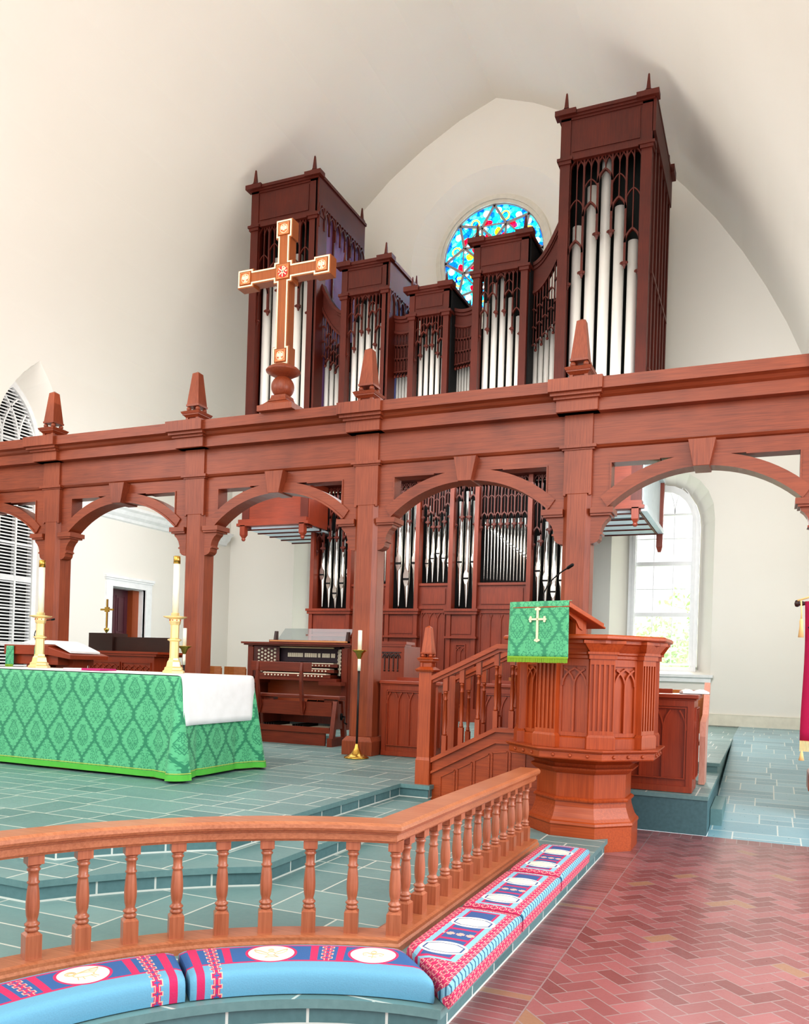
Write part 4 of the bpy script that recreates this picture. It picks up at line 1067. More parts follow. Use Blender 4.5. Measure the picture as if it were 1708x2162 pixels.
def tower(x0,x1,ztop,zb,depth,hf,ap,pr,pz,side,blu=None,zpanel=None):
    """square-fronted tower: x0..x1 outer faces, frieze height hf"""
    pw=.13*(x1-x0)/1.5+.04
    mb=MB()
    # posts, frieze and cornice form the case
    for xa,xb in ((x0,x0+pw),(x1-pw,x1)):
        mb.box(xa,xb,OY,OY+.2,zb,ztop-.1)
        for z in (ztop-hf-.06,): mb.box(xa-.05,xb+.05,OY-.05,OY+.2,z-.03,z+.02); mb.box(xa-.025,xb+.025,OY-.03,OY+.2,z-.09,z-.03)
    mb.box(x0,x1,OY+.02,OY+.16,ztop-hf,ztop-.1)
    mb.box(x0+pw*1.2,x1-pw*1.2,OY+.005,OY+.02,ztop-hf+.06,ztop-.18)
    mb.box(x0,x1,OY-.015,OY+.16,ztop-hf-.09,ztop-hf-.0); 
    case=mb.build('organ_tower',W_ORG,og)
    mb=MB()
    for a,zz0,zz1 in ((.0,-.14,-.1),(.03,-.1,-.06),(.06,-.06,-.0)):
        mb.box(x0-a,x1+a,OY-a,OY+depth+a*.5,ztop+zz0,ztop+zz1)
    for xa in (x0+pw/2,x1-pw/2): mb.box(xa-pw/2-.1,xa+pw/2+.1,OY-.1,OY+.1,ztop-.072,ztop+.02)
    mb.build('cornice',W_ORG,case)
    fs=.78*min(1,(x1-x0)/1.3)
    for xa in (x0+pw/2,x1-pw/2): smallfinial(case,xa,OY,ztop+.02,fs)
    smallfinial(case,x1 if side=='r' else x1,OY+depth-.1,ztop,.9*fs)
    # sides and back
    mb=MB(); mb.box(x0+.02,x1-.02,OY+.6,OY+.62,zb,ztop-.15); mb.build('shade_backing',DARKG,case)  # dark sheet stands for the shade behind the pipes
    n=len(ap); xs0,xs1=x0+pw,x1-pw; c=(xs1-xs0)/n
    tr=tracery(case,xs0,xs1,OY+.08,ztop-hf-.06,ap,w=.03*max(.7,(x1-x0)/1.5),drop=c*1.4)
    for i in range(n): pipe(case,xs0+c*(i+.5),OY+.25,zb+.05,pz[i],pr,PIPEU)
    return case
def sidewall(case,x,y0,y1,zb,zt,mat,nrm,lat=True,mull=3):
    mb=MB(); mb.box(x-.015*nrm,x-.045*nrm,y0,y1,zb,zt-.1); p=mb.build('side_panel',mat,case)
    mb=MB(); e=x; f=x+.035*nrm
    a,b=min(e,f)-.01,max(e,f)
    mb.box(a,b,y0+.36,y1-.14,zt-.62,zt-.1); mb.box(a,b,y1-.14,y1,zb,zt-.1); mb.box(a,b,y0,y0+.36,zb,zt-.1)
    for k in range(1,mull): yy=y0+(y1-y0)*k/mull; mb.box(a,b,yy-.02,yy+.02,zb,zt-.62)
    if lat:
        for k in range(mull):
            ya=y0+(y1-y0)*k/mull+.02; yb=y0+(y1-y0)*(k+1)/mull-.02; c=(yb-ya)/3
            for q in range(3):
                M=Matrix.Translation((b if nrm>0 else a,0,0))@Matrix.Rotation(pi/2,4,'Z')
                old=mb.M; mb.M=M; P=parch(ya+q*c,ya+(q+1)*c,zt-.62-.55*c-.12,1.0,5); mb.strip(P,.03,-.02,.02); mb.strip([(ya+q*c+c/2,zt-.62),(ya+q*c+c/2,P[5][1])],.02,-.02,.02)
                mb.strip([(ya+(q+.0)*c,zt-.62),(ya+(q+.0)*c,zt-1.1)],.025,-.02,.02)
                mb.M=old
    mb.build('side_frame',W_ORG,case)
ZB=5.35
# big outer towers
T1=tower(-10.29,-8.68,11.60,4.35,2.1,.78,[9.55,9.95,10.42,9.95,9.55],.098,[9.6,10.1,10.75,10.1,9.6],'r')
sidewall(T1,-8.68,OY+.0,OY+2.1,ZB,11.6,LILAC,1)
mb=MB(); mb.box(-10.29,-10.25,OY+.1,OY+2.1,4.4,11.6); mb.build('side_panel',W_ORG,T1)
T5=tower(-3.66,-2.05,11.60,4.35,2.5,.78,[9.3,9.95,10.5,9.95,9.35],.098,[9.62,10.3,10.75,9.85,9.2],'r')
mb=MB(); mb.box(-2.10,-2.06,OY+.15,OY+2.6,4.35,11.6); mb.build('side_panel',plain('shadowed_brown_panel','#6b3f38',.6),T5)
for k in range(6): mb=MB(); yy=OY+.25+2.2*k/5; mb.box(-2.06,-2.02,yy,yy+.11,5.5,11.0); mb.build('side_mullion',W_ORG,T5)
mb=MB(); mb.box(-2.06,-2.0,OY,OY+2.6,10.95,11.6); mb.box(-2.05,-1.93,OY+2.3,OY+2.65,11.5,11.66); mb.build('side_frieze',W_ORG,T5)
for z in (6.9,8.6): mb=MB(); mb.box(-2.06,-2.01,OY+.2,OY+2.5,z-.03,z+.03); mb.build('side_rail',W_ORG,T5)
mb=MB(); mb.box(-3.66,-3.62,OY+.15,OY+2.5,ZB,11.6); mb.build('side_panel',W_ORG,T5)
# middle towers
T2=tower(-8.06,-7.02,9.6,ZB,1.5,.56,[8.28,8.6,8.95,8.62,8.3],.058,[8.5,8.85,9.0,8.8,8.4],'r')
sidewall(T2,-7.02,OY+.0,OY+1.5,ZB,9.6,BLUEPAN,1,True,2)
T4=tower(-5.26,-4.2,9.6,ZB,1.5,.56,[8.3,8.6,8.92,8.6,8.25],.058,[8.48,8.82,8.95,8.52,8.15],'r')
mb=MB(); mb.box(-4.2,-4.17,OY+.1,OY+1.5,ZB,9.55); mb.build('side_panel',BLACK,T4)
T3=tower(-6.55,-5.73,8.88,ZB,1.3,.46,[7.88,8.05,8.2,8.05,7.88],.043,[8.0,8.15,8.28,8.12,7.95],'r')
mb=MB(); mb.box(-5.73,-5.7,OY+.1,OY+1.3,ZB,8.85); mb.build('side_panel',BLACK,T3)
# concave flats between the towers
def flat(x0,x1,zf,zb,n,ap,pt,h,rr):
    """zf(t) lower edge of the curved frieze, h frieze height"""
    Y=OY+.3; N=14; c=(x1-x0)/n
    lo=[(x0+(x1-x0)*k/N,zf(k/N)) for k in range(N+1)]; hi=[(p[0],p[1]+h) for p in lo]
    mb=MB(); mb.prism(lo+hi[::-1],Y,Y+.1,'xz')
    case=mb.build('organ_flat',W_ORGH,og)
    mb=MB()
    mb.strip([(p[0],p[1]+h-.02) for p in lo],.06,Y-.07,Y+.12); mb.strip([(p[0],p[1]+h-.08) for p in lo],.05,Y-.035,Y+.1); mb.strip([(p[0],p[1]+.03) for p in lo],.045,Y-.03,Y+.1)
    mb.build('curved_moulding',W_ORGH,case)
    mb=MB(); mb.box(x0,x1,Y+.5,Y+.52,ZB,min(lo[0][1],lo[-1][1])+.1); mb.build('shade_backing',BLACK,case)  # black sheet painted in for the shade inside the flat
    mb=MB(); w=.02
    for i in range(n):
        xa=x0+i*c; zt=zf((i+.5)/n)+.05; a=ap(i/(max(1,n-1)))
        for zz in [a+(zt-a)*q/3. for q in range(0,3)]:
            P=parch(xa,xa+c,zz-.85*c,1.1,5); mb.strip(P,w*.8,Y+.0,Y+.05)
        mb.strip([(xa+c/2,a),(xa+c/2,zt)],w*.6,Y+.01,Y+.04)
    for i in range(n+1):
        zt=zf(i/n)+.05; a=ap(min(1,max(0,(i-.5)/max(1,n-1)))); mb.strip([(x0+i*c,a-c*1.4),(x0+i*c,zt)],w,Y,Y+.05); mb.sphere((x0+i*c,Y,a-c*1.5),.03,6,4)
    mb.build('tracery',W_ORG,case)
    for i in range(n): pipe(case,x0+c*(i+.5),Y+.2,ZB,pt(i/(max(1,n-1))),rr,PIPEU,n=12)
lerp=lambda a,b: (lambda t: a+(b-a)*t)
flat(-8.68,-8.06,lambda t: 8.95-.70*math.sin(t*pi/2)**.9+0,ZB,5,lerp(7.95,7.62),lerp(7.95,7.6),.5,.05)
flat(-4.2,-3.66,lambda t: 8.55+.75*(1-math.cos(t*pi/2))+0.0,ZB,5,lerp(7.62,8.0),lerp(7.7,8.12),.56,.05)
flat(-7.02,-6.55,lambda t: 8.14+.06*(2*t-1)**2,ZB,7,lambda t:7.42,lambda t:7.4,.34,.03)
flat(-5.73,-5.26,lambda t: 8.10+.06*(2*t-1)**2,ZB,8,lambda t:7.42+.05*t,lambda t:7.4+.05*t,.34,.026)
# underside of the upper case: overhanging boxes at both ends
def boxend(x0,x1,dep,white):
    p=MB(); p.box(x0,x1,OY+.01,OY+.05,4.52,5.3); o=p.build('overhang_panel',W_ORGLH,og)
    for a,b,c,d in ((x0-.05,x1+.05,4.46,4.54),(x0-.09,x1+.09,4.40,4.46)): m=MB(); m.box(a,b,OY-.08,OY+dep,c,d) if False else m.box(a,b,OY-.08,OY+.1,c,d); m.build('overhang_moulding',W_ORGLH,o)
    for x in (x0+.06,x1-.06): m=MB(); m.box(x-.06,x+.06,OY-.08,OY+.04,4.22,4.42); m.frus(x,OY-.02,4.16,4.22,.03,.06); m.sphere((x,OY-.02,4.13),.045,8,6); m.build('pendant',W_ORGL,o)
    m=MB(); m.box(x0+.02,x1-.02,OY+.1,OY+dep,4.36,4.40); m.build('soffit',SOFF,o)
    for k in range(5): m=MB(); y=OY+.12+(dep-.2)*k/4; m.box(x0,x1,y,y+.035,4.335,4.36); m.build('soffit_batten',W_ORG,o)
    return o
o=boxend(-10.28,-8.72,2.1,False)
m=MB(); m.box(-8.72,-8.66,OY+.02,OY+.8,4.4,5.4); m.build('overhang_side',W_ORGL,o)
o=boxend(-3.62,-2.08,2.5,True)
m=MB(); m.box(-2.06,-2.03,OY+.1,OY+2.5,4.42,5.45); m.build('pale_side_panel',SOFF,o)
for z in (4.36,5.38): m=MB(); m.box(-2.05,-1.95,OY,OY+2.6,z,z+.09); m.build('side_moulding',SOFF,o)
m=MB(); m.box(-2.08,-1.96,OY+2.5,OY+2.62,4.1,5.8); m.frus(-2.02,OY+2.56,4.0,4.1,.03,.06); m.build('corner_post',W_ORGL,o)
# deep lintel joining the two cases
m=MB(); m.box(-8.7,-3.6,OY+.35,OL+.4,5.3,5.4); m.build('upper_case_floor',W_ORG,og)
# lower case
zs=.49
lb=[(-9.02,-8.04,'T',5),(-8.04,-7.22,'F',9),(-7.22,-6.50,'T',3),(-6.50,-5.86,'M',5),(-5.86,-5.25,'T',3),(-5.25,-4.26,'G',14),(-4.26,-3.30,'T',5)]
lower=None
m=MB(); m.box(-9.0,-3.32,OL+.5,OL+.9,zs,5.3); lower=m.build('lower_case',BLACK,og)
for i,(x0,x1,t,n) in enumerate(lb):
    pw=.085
    big=t=='T'
    zsill=2.70 if big else 3.22
    m=MB()
    for xa in ((x0,x0+pw),(x1-pw,x1)) if big else (): m.box(xa[0],xa[1],OL-.06,OL+.15,zs,5.3)
    if big:
        m.box(x0+pw,x1-pw,OL-.02,OL+.1,zs,zsill); m.box(x0-.05,x1+.05,OL-.12,OL+.1,zsill-.03,zsill+.02); m.box(x0-.03,x1+.03,OL-.09,OL+.1,zsill-.09,zsill-.03)
        m.box(x0-.03,x1+.03,OL-.10,OL+.1,2.13,2.17); m.box(x0+.1,x1-.1,OL-.035,OL,2.22,2.58)
    else:
        m.box(x0,x1,OL+.04,OL+.12,zs,zsill); m.box(x0,x1,OL-.0,OL+.1,zsill-.03,zsill+.02); m.box(x0,x1,OL+.01,OL+.1,2.72,2.78); m.box(x0+.07,x1-.07,OL+.02,OL+.05,2.82,3.13)
    b=m.build('organ_bay',W_ORGL,lower)
    m=MB()
    if big: blind(m,x0+.2,x1-.2,.8,2.02,2,OL-.02,.016,.014,fr=.02,hs=.2)
    else: blind(m,x0+.06,x1-.06,.8,2.66,3 if t!='G' else 4,OL+.04,.016,.014,fr=.02,hs=.2)
    m.build('blind_tracery',W_ORGL,b)
    xs0,xs1=(x0+pw,x1-pw) if big else (x0+.02,x1-.02); c=(xs1-xs0)/n; Yp=OL+.22
    if t=='T' and n==5:
        feet=[.62,.52,.42,.52,.62]; ap=[4.35,4.5,4.62,4.5,4.35]
        for k in range(n): pipe(b,xs0+c*(k+.5),Yp,zsill+.02,[4.15,4.42,4.6,4.42,4.2][k],c*.38,PIPE,.34+abs([.30,.16,0,.16,.30][k])*1.35)
        tracery(b,xs0,xs1,OL+.05,5.3,[4.3,4.52,4.8,4.52,4.3],w=.028,drop=.12,mat=W_ORG)
    elif t=='T':
        for k in range(n): pipe(b,xs0+c*(k+.5),Yp,zsill+.02,[4.9,5.1,4.9][k],c*.42,PIPE,[.95,.62,.95][k])
        tracery(b,xs0,xs1,OL+.05,5.3,[5.0,5.2,5.0],w=.028,drop=.3,mat=W_ORG)
    elif t=='M':
        for k in range(n): pipe(b,xs0+c*(k+.5),Yp,zsill+.02,[4.85,4.7,4.6,4.7,4.85][k],c*.36,PIPE,[.42,.52,.62,.52,.42][k])
        tracery(b,xs0,xs1,OL+.05,5.3,[4.85,4.7,4.6,4.7,4.85],w=.026,drop=.1,mat=W_ORG)
    elif t=='F':
        for k in range(n): pipe(b,xs0+c*(k+.5),Yp,zsill+.02,4.6,c*.4,PIPE,.35+.1*k,n=12)
        tracery(b,xs0,xs1,OL+.05,5.3,[4.65]*n,w=.02,drop=.1,mat=W_ORG)
    else:
        for k in range(n):
            rr=c*(.26+.16*k/(n-1)); pipe(b,xs0+c*(k+.5),Yp,zsill+.02,4.52,rr,PIPE,1.22-.72*(k/(n-1))**.85 if k else 1.25,n=12)
        mm=7; tracery(b,xs0,xs1,OL+.05,5.3,[4.62]*mm,w=.024,drop=.1,mat=W_ORG)
m=MB(); m.box(-9.05,-8.99,OL,OL+.9,zs,5.3); m.build('case_side',W_ORGL,lower)
m=MB(); m.box(-3.33,-3.27,OL,OL+.9,zs,5.3); m.build('case_side',W_ORGL,lower)
m=MB(); m.box(-9.02,-3.30,OL-.1,OL+.2,zs,.75); m.build('plinth',W_ORGLH,lower)
# ------------------------------------------------------------------ windows
def sashwin(name,cxw):
    m=MB(); Y=19.08
    out=winpoly(cxw,.74,1.66,4.75,.95); inn=winpoly(cxw,.63,1.72,4.75,.83)
    n=len(out)
    for i in range(n-1): m.prism([out[i],out[i+1],inn[i+1],inn[i]],Y-.06,Y+.06,'xz')
    m.box(cxw-.74,cxw+.74,Y-.12,Y+.06,1.62,1.72)
    # moulded inner ring
    r2=winpoly(cxw,.66,1.72,4.75,.86); r3=winpoly(cxw,.60,1.74,4.75,.80)
    for i in range(n-1): m.prism([r2[i],r2[i+1],r3[i+1],r3[i]],Y-.09,Y-.02,'xz')
    w=m.build(name,SASHW); w['kind']='structure'
    zr=[1.75,2.86,3.98,5.08]
    for a in range(3):
        m=MB(); z0,z1=zr[a],zr[a+1]; e=.045
        for b in ((cxw-.62,cxw+.62,z0,z0+e),(cxw-.62,cxw+.62,z1-e,z1),(cxw-.62,cxw-.62+e,z0+e,z1-e),(cxw+.62-e,cxw+.62,z0+e,z1-e)): m.box(b[0],b[1],Y-.03,Y+.03,b[2],b[3])
        for k in (1,2): xx=cxw-.62+1.24*k/3; m.box(xx-.009,xx+.009,Y-.015,Y+.015,z0,z1)
        zz=(z0+z1)/2; m.box(cxw-.62,cxw+.62,Y-.017,Y+.017,zz-.009,zz+.009); m.build('sash',SASHW,w)
    m=MB(); 
    for k in (1,2,): 
        xx=cxw-.62+1.24*k/3
        for sg in (1,-1): m.strip([(xx+sg*.62*(1-math.cos(t*.12)),5.05+.9*math.sin(t*.12)) for t in range(8)],.02,Y-.015,Y+.015)
    for sg in (1,-1): m.strip([(cxw+sg*.6-sg*.75*(1-math.cos(t*.12)),5.05+.85*math.sin(t*.12)) for t in range(8)],.02,Y-.015,Y+.015)
    m.build('arched_tracery',SASHW,w)
    m=MB(); p=winpoly(cxw,.62,1.74,4.75,.82); m.prism(p,Y+.02,Y+.026,'xz'); m.build('pane',GLASS,w)
    # sill
    m=MB(); m.box(cxw-1.12,cxw+1.12,18.5,18.62,1.50,1.56); m.box(cxw-1.08,cxw+1.08,18.54,18.62,1.40,1.5); m.build('window_sill',WHITE,w)
sashwin('window_1',WINC[0]); sashwin('window_2',WINC[1])
# rose window
rx,rz=RC[0]-.05,RC[1]+.1
m=MB(Matrix.Translation((rx,19.0,rz)))
def ringm(m,r0,r1,y0,y1,n=64):
    for i in range(n):
        a,b=2*pi*i/n,2*pi*(i+1)/n
        m.prism([(r0*math.cos(a),r0*math.sin(a)),(r0*math.cos(b),r0*math.sin(b)),(r1*math.cos(b),r1*math.sin(b)),(r1*math.cos(a),r1*math.sin(a))],y0,y1,'xz')
ringm(m,1.24,1.50,-.07,.1); ringm(m,1.32,1.42,-.11,-.06); ringm(m,1.50,1.56,-.09,-.02)
w3=m.build('window_3',plain('rose_surround','#e2dcce',.7)); w3['kind']='structure'
m=MB(Matrix.Translation((rx,19.0,rz)))
ringm(m,1.215,1.25,-.04,.03,48)
for k in range(8):
    a=pi/2+k*pi/4
    P0=(1.22*math.cos(a),1.22*math.sin(a))
    for sg in (1,-1):
        b=a+sg*pi/8; P1=(.80*math.cos(b),.80*math.sin(b)); b2=a+sg*pi/4; P2=(.30*math.cos(b2),.30*math.sin(b2)); 
        pts=[]
        for q in range(11):
            t=q/10; x=(1-t)**2*P0[0]+2*t*(1-t)*(.98*math.cos(a+sg*.16))+t*t*P1[0]; z=(1-t)**2*P0[1]+2*t*(1-t)*(.98*math.sin(a+sg*.16))+t*t*P1[1]; pts.append((x,z))
        m.strip(pts,.062,-.04,.03)
        pts=[(P1[0]+( .28*math.cos(b+sg*pi/4)-P1[0])*q/6,P1[1]+(.28*math.sin(b+sg*pi/4)-P1[1])*q/6) for q in range(7)]
        m.strip(pts,.055,-.037,.03)
    b=a+pi/8; c2=a-pi/8; m.strip([(.8*math.cos(c2+(b-c2)*q/6)*(1-.05*math.sin(pi*q/6)),.8*math.sin(c2+(b-c2)*q/6)*(1-.05*math.sin(pi*q/6))) for q in range(7)],.035,-.03,.03)
ringm(m,.26,.30,-.03,.03,32)
m.build('tracery_bars',TAUPE,w3)
m=MB(Matrix.Translation((rx,19.0,rz))); m.prism([(1.235*math.cos(2*pi*i/64),1.235*math.sin(2*pi*i/64)) for i in range(64)],-.004,.004,'xz')
gl=m.build('stained_pane',ROSE,w3,world=False)
# place so object space is centred on the window
for v in gl.data.vertices: v.co-=Vector((rx,19.0,rz))
gl.location=(rx,19.0,rz)
# louvred window on the left wall
XL=-13.78
def yz(mb,x): mb.M=Matrix.Translation((x,0,0))@Matrix.Rotation(pi/2,4,'Z'); return mb   # local x->world y, local -y -> world +x
m=yz(MB(),XL)
o_=lanc(YL,.74,1.05,5.75,1.0); i_=lanc(YL,.60,1.17,5.75,1.0)
for k in range(len(o_)-1): m.prism([o_[k],o_[k+1],i_[k+1],i_[k]],-.08,.05,'xz')
m.prism([o_[-1],o_[0],i_[0],i_[-1]],-.08,.05,'xz')
w4=m.build('window_4',WHITE); w4['kind']='structure'
m=yz(MB(),XL); m.prism(lanc(YL,.66,1.1,5.75,1.0),.12,.14,'xz'); m.build('dark_backing',BLACK,w4)
m=yz(MB(),XL); hwm=.6
for k in (-.2,.2): m.box(YL+k-.02,YL+k+.02,-.055,.045,1.17,5.9)
for k,z in enumerate((1.75,2.45,3.05,3.75,4.45,5.15,5.8)): m.box(YL-.6,YL+.6,-.05,.04,z-(.05 if z==3.05 else .018),z+(.05 if z==3.05 else .018))
for yk in (-.2,.2):
    for sg in (1,-1):
        P=[(YL+yk+sg*1.2*(1-math.cos(t*.1)),5.75+1.2*math.sin(t*.1)) for t in range(9)]; P=[p for p in P if abs(p[0]-YL)<.6 and p[1]-5.75<math.sqrt(max(0,1.44-(abs(p[0]-YL)+.6)**2))]
        if len(P)>1: m.strip(P,.03,-.045,.04)
for sg in (1,-1):
    P=[(YL-sg*.6+sg*.8*(1-math.cos(t*.12)),5.75+.8*math.sin(t*.12)) for t in range(7)]; m.strip(P,.03,-.045,.04)
m.build('muntin',WHITE,w4)
m=yz(MB(),XL); z=1.2
while z<6.75:
    hw=.6 if z<5.75 else max(0,math.sqrt(max(0,1.44-(z-5.75)**2))-.6)
    if hw>.04: m.prism([(z-.012,-.02),(z+.012,-.02),(z+.03,.05),(z+.006,.05)],YL-hw,YL+hw,'xy') if False else m.face([m.av(p) for p in ((YL-hw,-.03,z-.017),(YL+hw,-.03,z-.017),(YL+hw,.03,z+.01),(YL-hw,.03,z+.01))]); m.box(YL-hw,YL+hw,-.036,-.026,z-.022,z+.004)
    z+=.066
m.build('louvre_slats',WHITE,w4)
# door in the left wall
XD=-13.27
m=yz(MB(),XD); 
for a in ((14.05,14.25,.51,3.12),(15.32,15.52,.51,3.12),(14.05,15.52,3.12,3.3)): m.box(a[0],a[1],-.03,.05,a[2],a[3])
m.box(14.0,15.57,-.07,.05,3.3,3.36); m.box(14.02,15.55,-.05,.045,3.26,3.298)
m.box(14.25,14.27,.05,.5,.51,3.12); m.box(15.30,15.32,.05,.5,.51,3.12); m.box(14.25,15.32,.05,.5,3.10,3.12)
d1=m.build('door_1',WHITE); d1['kind']='structure'
m=yz(MB(),XD-.32); m.box(14.27,15.1,0,.05,.52,3.1); lf=m.build('door_leaf',W_DOOR,d1)
for (a,b,c,d) in ((14.37,14.64,.75,1.35),(14.74,15.0,.75,1.35),(14.37,14.64,1.5,1.95),(14.74,15.0,1.5,1.95),(14.37,14.64,2.1,2.95),(14.74,15.0,2.1,2.95)):
    m=yz(MB(),XD-.32); m.strip([(a,c),(b,c),(b,d),(a,d),(a,c)],.03,-.012,0); m.box(a+.05,b-.05,-.015,0,c+.05,d-.05); m.build('raised_panel',W_DOOR,lf)
m=yz(MB(),XD-.32); m.box(15.1,15.3,-.15,.05,.52,3.1); m.build('door_edge',W_DOORL,d1)
m=yz(MB(),XD-.6); m.box(13.5,16,.3,.32,0,3.4); m.build('passage_wall',CREAM,d1)
# ------------------------------------------------------------------ outside: lawn and bushes
m=MB(); m.box(-40,30,19.3,60,-.6,-.5); g=m.build('ground',GRASS); g['kind']='structure'
def bush(name,x,y,h,r,label,seed,n=1500,ls=.12):
    rn=random.Random(seed); m=MB(); 
    cl=[(rn.gauss(0,r*.5),rn.gauss(0,r*.4),h*(.25+.6*rn.random()),r*(.35+.3*rn.random())) for _ in range(12)]
    for _ in range(n):
        c=rn.choice(cl); u=rn.random()*2*pi; v=math.acos(2*rn.random()-1); rr=c[3]*(.75+.3*rn.random())
        p=Vector((x+c[0]+rr*math.sin(v)*math.cos(u),y+c[1]+rr*math.sin(v)*math.sin(u),max(-.4,c[2]+rr*math.cos(v))))
        a=Vector((rn.gauss(0,1),rn.gauss(0,1),rn.gauss(0,1))).normalized(); b=a.orthogonal().normalized(); s=ls*(.6+.8*rn.random())
        m.face([m.av(q) for q in (p-a*s,p+b*s*.5,p+a*s,p-b*s*.5)])
    ro=empty(name,(x,y,-.5),label=label,cat='shrub'); m.build('foliage',LEAF,ro,fixn=False)
    m=MB(); 
    for k in range(5): m.tube([(x+rn.uniform(-.1,.1),y,-.5),(x+cl[k][0]*.6,y+cl[k][1]*.6,cl[k][2]*.6),(x+cl[k][0],y+cl[k][1],cl[k][2])],[.05,.035,.015],6)
    m.build('stem',plain('bark','#6a5444',.9),ro); return ro
bush('garden_shrub',-2.7,23,3.0,1.3,'leafy green bush seen low through the right arched window',3,2600,.09)
bush('garden_shrub',-.9,29.5,4.6,2.0,'taller pale green bush behind the leafy one outside the right window',5,2600,.11)

# ------------------------------------------------------------------ daylight from behind the end wall
sl=bpy.data.lights.new('sun','SUN'); sl.energy=9.0; sl.angle=math.radians(60); sl.color=(1,.98,.94)
so=bpy.data.objects.new('sun',sl); COL.objects.link(so); so.rotation_euler=Vector((-.1,-1,-.5)).to_track_quat('-Z','Y').to_euler()
# ------------------------------------------------------------------ organ console and bench
cn=empty('organ_console',(-7.25,12.2,.38),label='wooden organ console with ivory keyboards and rows of white stop knobs',cat='organ console')
x0,x1=-8.1,-6.16; yF,yB=11.95,13.0
m=MB(); m.box(x0,x0+.09,yF,yB,.38,1.83); m.box(x0,x1,yB-.08,yB,.38,1.83); m.box(x0+.02,x0+.12,yF-.02,yF,.4,1.8); m.build('console_side',W_CONV,cn)
m=MB(); m.box(x1-.09,x1,yF,yB,.38,1.83); m.box(x1-.12,x1-.02,yF-.02,yF,.4,1.8); m.build('console_side',W_CONV,cn)
m=MB(); m.box(x0-.08,x1+.08,yF-.1,yB+.05,1.855,1.885); m.box(x0-.05,x1+.05,yF-.06,yB+.03,1.83,1.855); m.box(x0+.35,x1-.3,yF+.1,yB-.1,1.885,1.93); m.build('console_top',W_CON,cn)
def jamb(xa,ya,xb,yb,name,drk,kn=True):
    d=Vector((xb-xa,yb-ya)); L=d.length; an=math.atan2(d.y,d.x); M=Tf(xa,ya,0,an)
    m=MB(M); m.box(0,L,-.0,.04,1.30,1.82); j=m.build(name,drk,cn)
    k0=MB(M)
    for q in (.04,L-.06): m=MB(M); m.box(q,q+.02,-.03,0,1.32,1.8); m.build('jamb_bead',W_CONV,j)
    for c in range(6):
        for r in range(7):
            x=L*.2+L*.62*c/5; z=1.37+.062*r+(.03 if c%2 else 0)
            k=MB(M@Matrix.Translation((x,-.0,z))@Matrix.Rotation(pi/2,4,'X')); k.lathe([(.008,0),(.008,.03),(.02,.032),(.021,.045),(.0001,.047)],0,0,0,10); k.build('stop_knob',IVORY,j)
    return j
jamb(-8.0,11.98,-7.64,12.22,'stop_jamb',W_CONV)
jamb(-6.52,12.30,-6.27,11.98,'stop_jamb',BLACK)
m=MB(); m.box(-7.66,-6.5,12.28,12.32,1.56,1.83); m.build('tablet_board',plain('dark_plum_board','#3c2b36',.45),cn)
m=MB(); m.box(-7.75,-6.6,12.23,12.27,1.80,1.82); m.build('light_strip',plain('lit_strip','#f7e7bd',.4),cn)
for g,(a,b) in enumerate(((-7.5,-7.2),(-7.17,-6.93),(-6.91,-6.86),(-6.83,-6.68),(-6.66,-6.58))):
    nn=max(1,round((b-a)/.038))
    for i in range(nn): m=MB(); m.box(a+(b-a)*i/nn+.003,a+(b-a)*(i+1)/nn-.003,12.255,12.28,1.65,1.72); m.build('rocker_tablet',IVORY,cn)
def manual(y,z,xa=-7.72,xb=-6.52):
    m=MB(); m.box(xa-.09,xb+.09,y-.03,y+.22,z-.07,z-.02); b=m.build('keyboard',W_CON,cn)
    m=MB(); n=36
    for i in range(n): m.box(xa+(xb-xa)*i/n+.001,xa+(xb-xa)*(i+1)/n-.001,y-.01,y+.15,z-.018,z)
    m.cm=1
    for i in range(n-1):
        if i%7 in (2,6): continue
        x=xa+(xb-xa)*(i+1)/n; m.box(x-.007,x+.007,y+.05,y+.15,z,z+.012)
    m.cm=0; m.build('keys',[IVORY,BLK],b)
    for i in range(18):
        if i in (8,9): continue
        k=MB(Matrix.Translation((xa+.06+(xb-xa-.12)*i/17,y-.03,z-.045))@Matrix.Rotation(pi/2,4,'X')); k.lathe([(.013,0),(.015,.012),(.0001,.015)],0,0,0,8); k.build('piston',IVORY,b)
manual(12.1,1.56); manual(11.98,1.47); manual(11.86,1.385)
m=MB(); m.box(-7.85,-6.3,11.8,12.4,1.262,1.31); m.box(-8.0,-7.8,11.75,12.2,1.20,1.26); m.box(-6.6,-6.2,11.75,12.2,1.20,1.26); m.build('key_desk',W_CON,cn)
m=MB(); m.box(-8.0,-6.25,12.45,12.5,.8,1.24); m.build('knee_panel',wood('knee_panel_wood','#a8431a','#d76a34','x'),cn)
m=MB(); m.box(-8.0,-6.25,12.40,12.46,.98,1.0); m.box(-7.9,-6.5,12.3,12.4,.38,.42); m.build('knee_rail',W_CON,cn)
for i in range(3): m=MB(Tf(-6.95+.2*i,12.1,0,0)@Matrix.Rotation(math.radians(60),4,'X')); m.M=Tf(-7.05+.2*i,12.15,.72,0)@Matrix.Rotation(math.radians(40),4,'X'); m.box(-.08,.08,0,.3,0,.02); m.box(-.085,.085,0,.01,0,.03); m.box(-.085,-.078,0,.3,0,.03); m.box(.078,.085,0,.3,0,.03); m.build('swell_shoe',W_DARK,cn)
for i in range(14): k=MB(Matrix.Translation((-7.95+.06*(i%7)+.03*(i//7),12.15,.78+.07*(i//7)))@Matrix.Rotation(pi/2,4,'X')); k.lathe([(.016,0),(.018,.02),(.0001,.03)],0,0,0,8); k.build('toe_stud',BRASS,cn)
